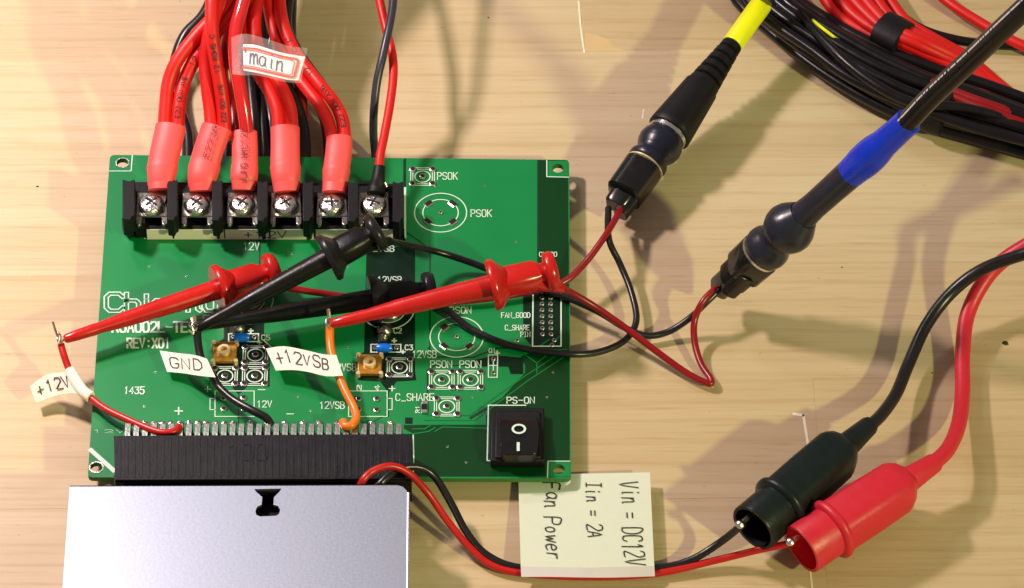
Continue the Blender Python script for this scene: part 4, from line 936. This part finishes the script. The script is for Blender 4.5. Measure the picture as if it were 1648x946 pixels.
# ================================================================== coiled cables, upper right
Lb = [(1172, -25), (1192, 8), (1230, 42), (1278, 82), (1350, 133), (1433, 178), (1505, 205), (1580, 226), (1690, 256)]
Ub = [(1262, -25), (1290, 4), (1337, 34), (1395, 66), (1445, 88), (1509, 112), (1569, 130), (1645, 157), (1700, 180)]
rr = random.Random(11); idx = 0
names = ['outermost', 'second', 'third', 'fourth', 'fifth', 'sixth']
lay = ['bottom layer of the coil', 'middle layer of the coil', 'top layer of the coil']
for layer, n, z in ((0, 6, 5.5), (1, 5, 8.6), (2, 4, 11.6)):
    for i in range(n):
        s0 = (i+.5*layer)/(5); s1 = min(1, max(0, s0+rr.uniform(-.12, .12))) if layer else s0; pts = []
        for k, (a, b) in enumerate(zip(Lb, Ub)):
            f_ = k/(len(Lb)-1); s = s0*(1-f_)+s1*f_+(rr.uniform(-.03, .03) if layer else 0)
            zz = z+rr.uniform(0, .3)
            pts.append((a[0]*(1-s)+b[0]*s, a[1]*(1-s)+b[1]*s-z*0, zz))
        # heights shift things up in the picture, so walk them back down
        pts = [(x, y+(-.0), zz) for x, y, zz in pts]
        lab = '%s black cable from the outer edge, %s' % (names[i], lay[layer])
        t = thing('coiled_cable', lab, 'cable', P(1400, 150, 0)+Vector((i*2, layer, 0)), 'black cables of the coil at the upper right')
        wirepart(pts, 1.6 if layer else 1.7, 'coilw', t, 'insulation', sub=5)
for lab, pts in (('short black cable straying below the lower tape band to the frame edge', [(1440, 168, 8), (1490, 190, 7), (1540, 190, 6), (1600, 214, 5), (1700, 232, 5)]),
                 ('black cable crossing the coil at a shallow angle between its tape bands', [(1250, -20, 9), (1330, 70, 14.5), (1400, 130, 15), (1470, 165, 14.5), (1560, 175, 14), (1700, 214, 9)]),
                 ('black cable fanning out below the coil at the right frame edge', [(1430, 150, 10), (1500, 185, 8), (1570, 214, 4), (1640, 240, 2), (1700, 252, 2)])):
    t = thing('coiled_cable', lab, 'cable', P(*pts[2][:2], 0), 'black cables of the coil at the upper right'); wirepart(pts, 1.5, 'coilw', t, 'insulation')
t = thing('yellow_wire', 'thin yellow wire glimpsed between the black cables of the coil', 'wire', P(1330, 50, 0)); wirepart([(1290, 16, 6), (1312, 36, 13.5), (1340, 58, 13.5), (1372, 82, 5)], .5, 'yellow', t, 'insulation')
reds = [([(1312, -25), (1350, 25), (1405, 58), (1456, 80), (1520, 112), (1580, 140), (1700, 186)], 6), ([(1332, -25), (1372, 22), (1420, 55), (1466, 75), (1530, 105), (1590, 134), (1700, 180)], 8),
        ([(1352, -25), (1390, 18), (1428, 50), (1476, 71), (1536, 99), (1596, 128), (1700, 172)], 9.5), ([(1374, -25), (1404, 14), (1438, 46), (1486, 67), (1544, 96), (1600, 127), (1700, 176)], 10),
        ([(1396, -25), (1422, 16), (1448, 43), (1494, 64), (1550, 94), (1610, 128), (1700, 170)], 8.5), ([(1416, -25), (1440, 12), (1462, 38), (1502, 62), (1558, 94), (1620, 134), (1700, 178)], 6)]
onames = ['leftmost', 'second from left', 'third from left', 'third from right', 'second from right', 'rightmost']
for i, (pts, z) in enumerate(reds):
    t = thing('coiled_cable', 'red cable of the taped strand beside the black coil, %s at the top' % onames[i], 'cable', P(pts[1][0], pts[1][1], 0), 'red cables behind the black coil')
    zz = [z, z, z, z, z*.6, 3.5, 2.5]; pts = pts[:5]+[(pts[5][0], pts[5][1]+7+i), (1700, 196+i)]
    wirepart([(x, y, q) for (x, y), q in zip(pts, zz)], 1.75, 'redw', t, 'insulation')
for lab, pts in (('dark red cable emerging below the thick black cable toward the right frame edge, upper', [(1500, 132, 12), (1545, 152, 12.6), (1600, 172, 12.6), (1700, 205, 9)]), ('dark red cable emerging below the thick black cable toward the right frame edge, lower', [(1500, 140, 12), (1550, 162, 12.6), (1610, 186, 12.6), (1700, 216, 9)])):
    t = thing('coiled_cable', lab, 'cable', P(pts[1][0], pts[1][1], 0), 'dark red cables in the coil'); wirepart(pts, 1.5, 'redd', t, 'insulation')
t = thing('tape_band', 'black tape wrapped around the red strand behind the coil', 'tape', P(1433, 50, 4))
mb = MB(); mb.lathe(P(1416, 42, 8), P(1456, 63, 8), [(0, 5.0), (.05, 5.9), (.5, 6.1), (.95, 5.9), (1, 5.0)], seg=24, hs=.7); mb.tube(V([(1405, 46, 5), (1415, 52, 5), (1428, 58, 5)]), 1.6, flat=.5); mb.build('wrap', M['tape'], t)
t = thing('tape_band', 'black tape wrapped around the black coil just below the thick cable', 'tape', P(1510, 180, 4))
mb = MB(); mb.lathe(P(1490, 168, 8), P(1530, 182, 8), [(0, 6.0), (.05, 8.2), (.5, 8.5), (.95, 8.2), (1, 6)], seg=24, hs=.75); mb.build('wrap', M['tape'], t)
t = thing('loose_wire', 'thin black wire sweeping past the coil to the right frame edge', 'wire', P(1560, 68, 0)); wirepart([(1412, -25, 4), (1440, 15, 4), (1480, 45, 4), (1530, 62, 3), (1590, 71, 2.5), (1700, 76, 2.5)], 1.4, 'coilw', t, 'insulation')
t = thing('loose_wire', 'single red wire crossing the upper right corner alone', 'wire', P(1590, 45, 0)); wirepart([(1490, -30, 5), (1530, 6, 5), (1580, 38, 4.5), (1630, 66, 4.5), (1700, 96, 4.5)], 1.6, 'redw', t, 'insulation')
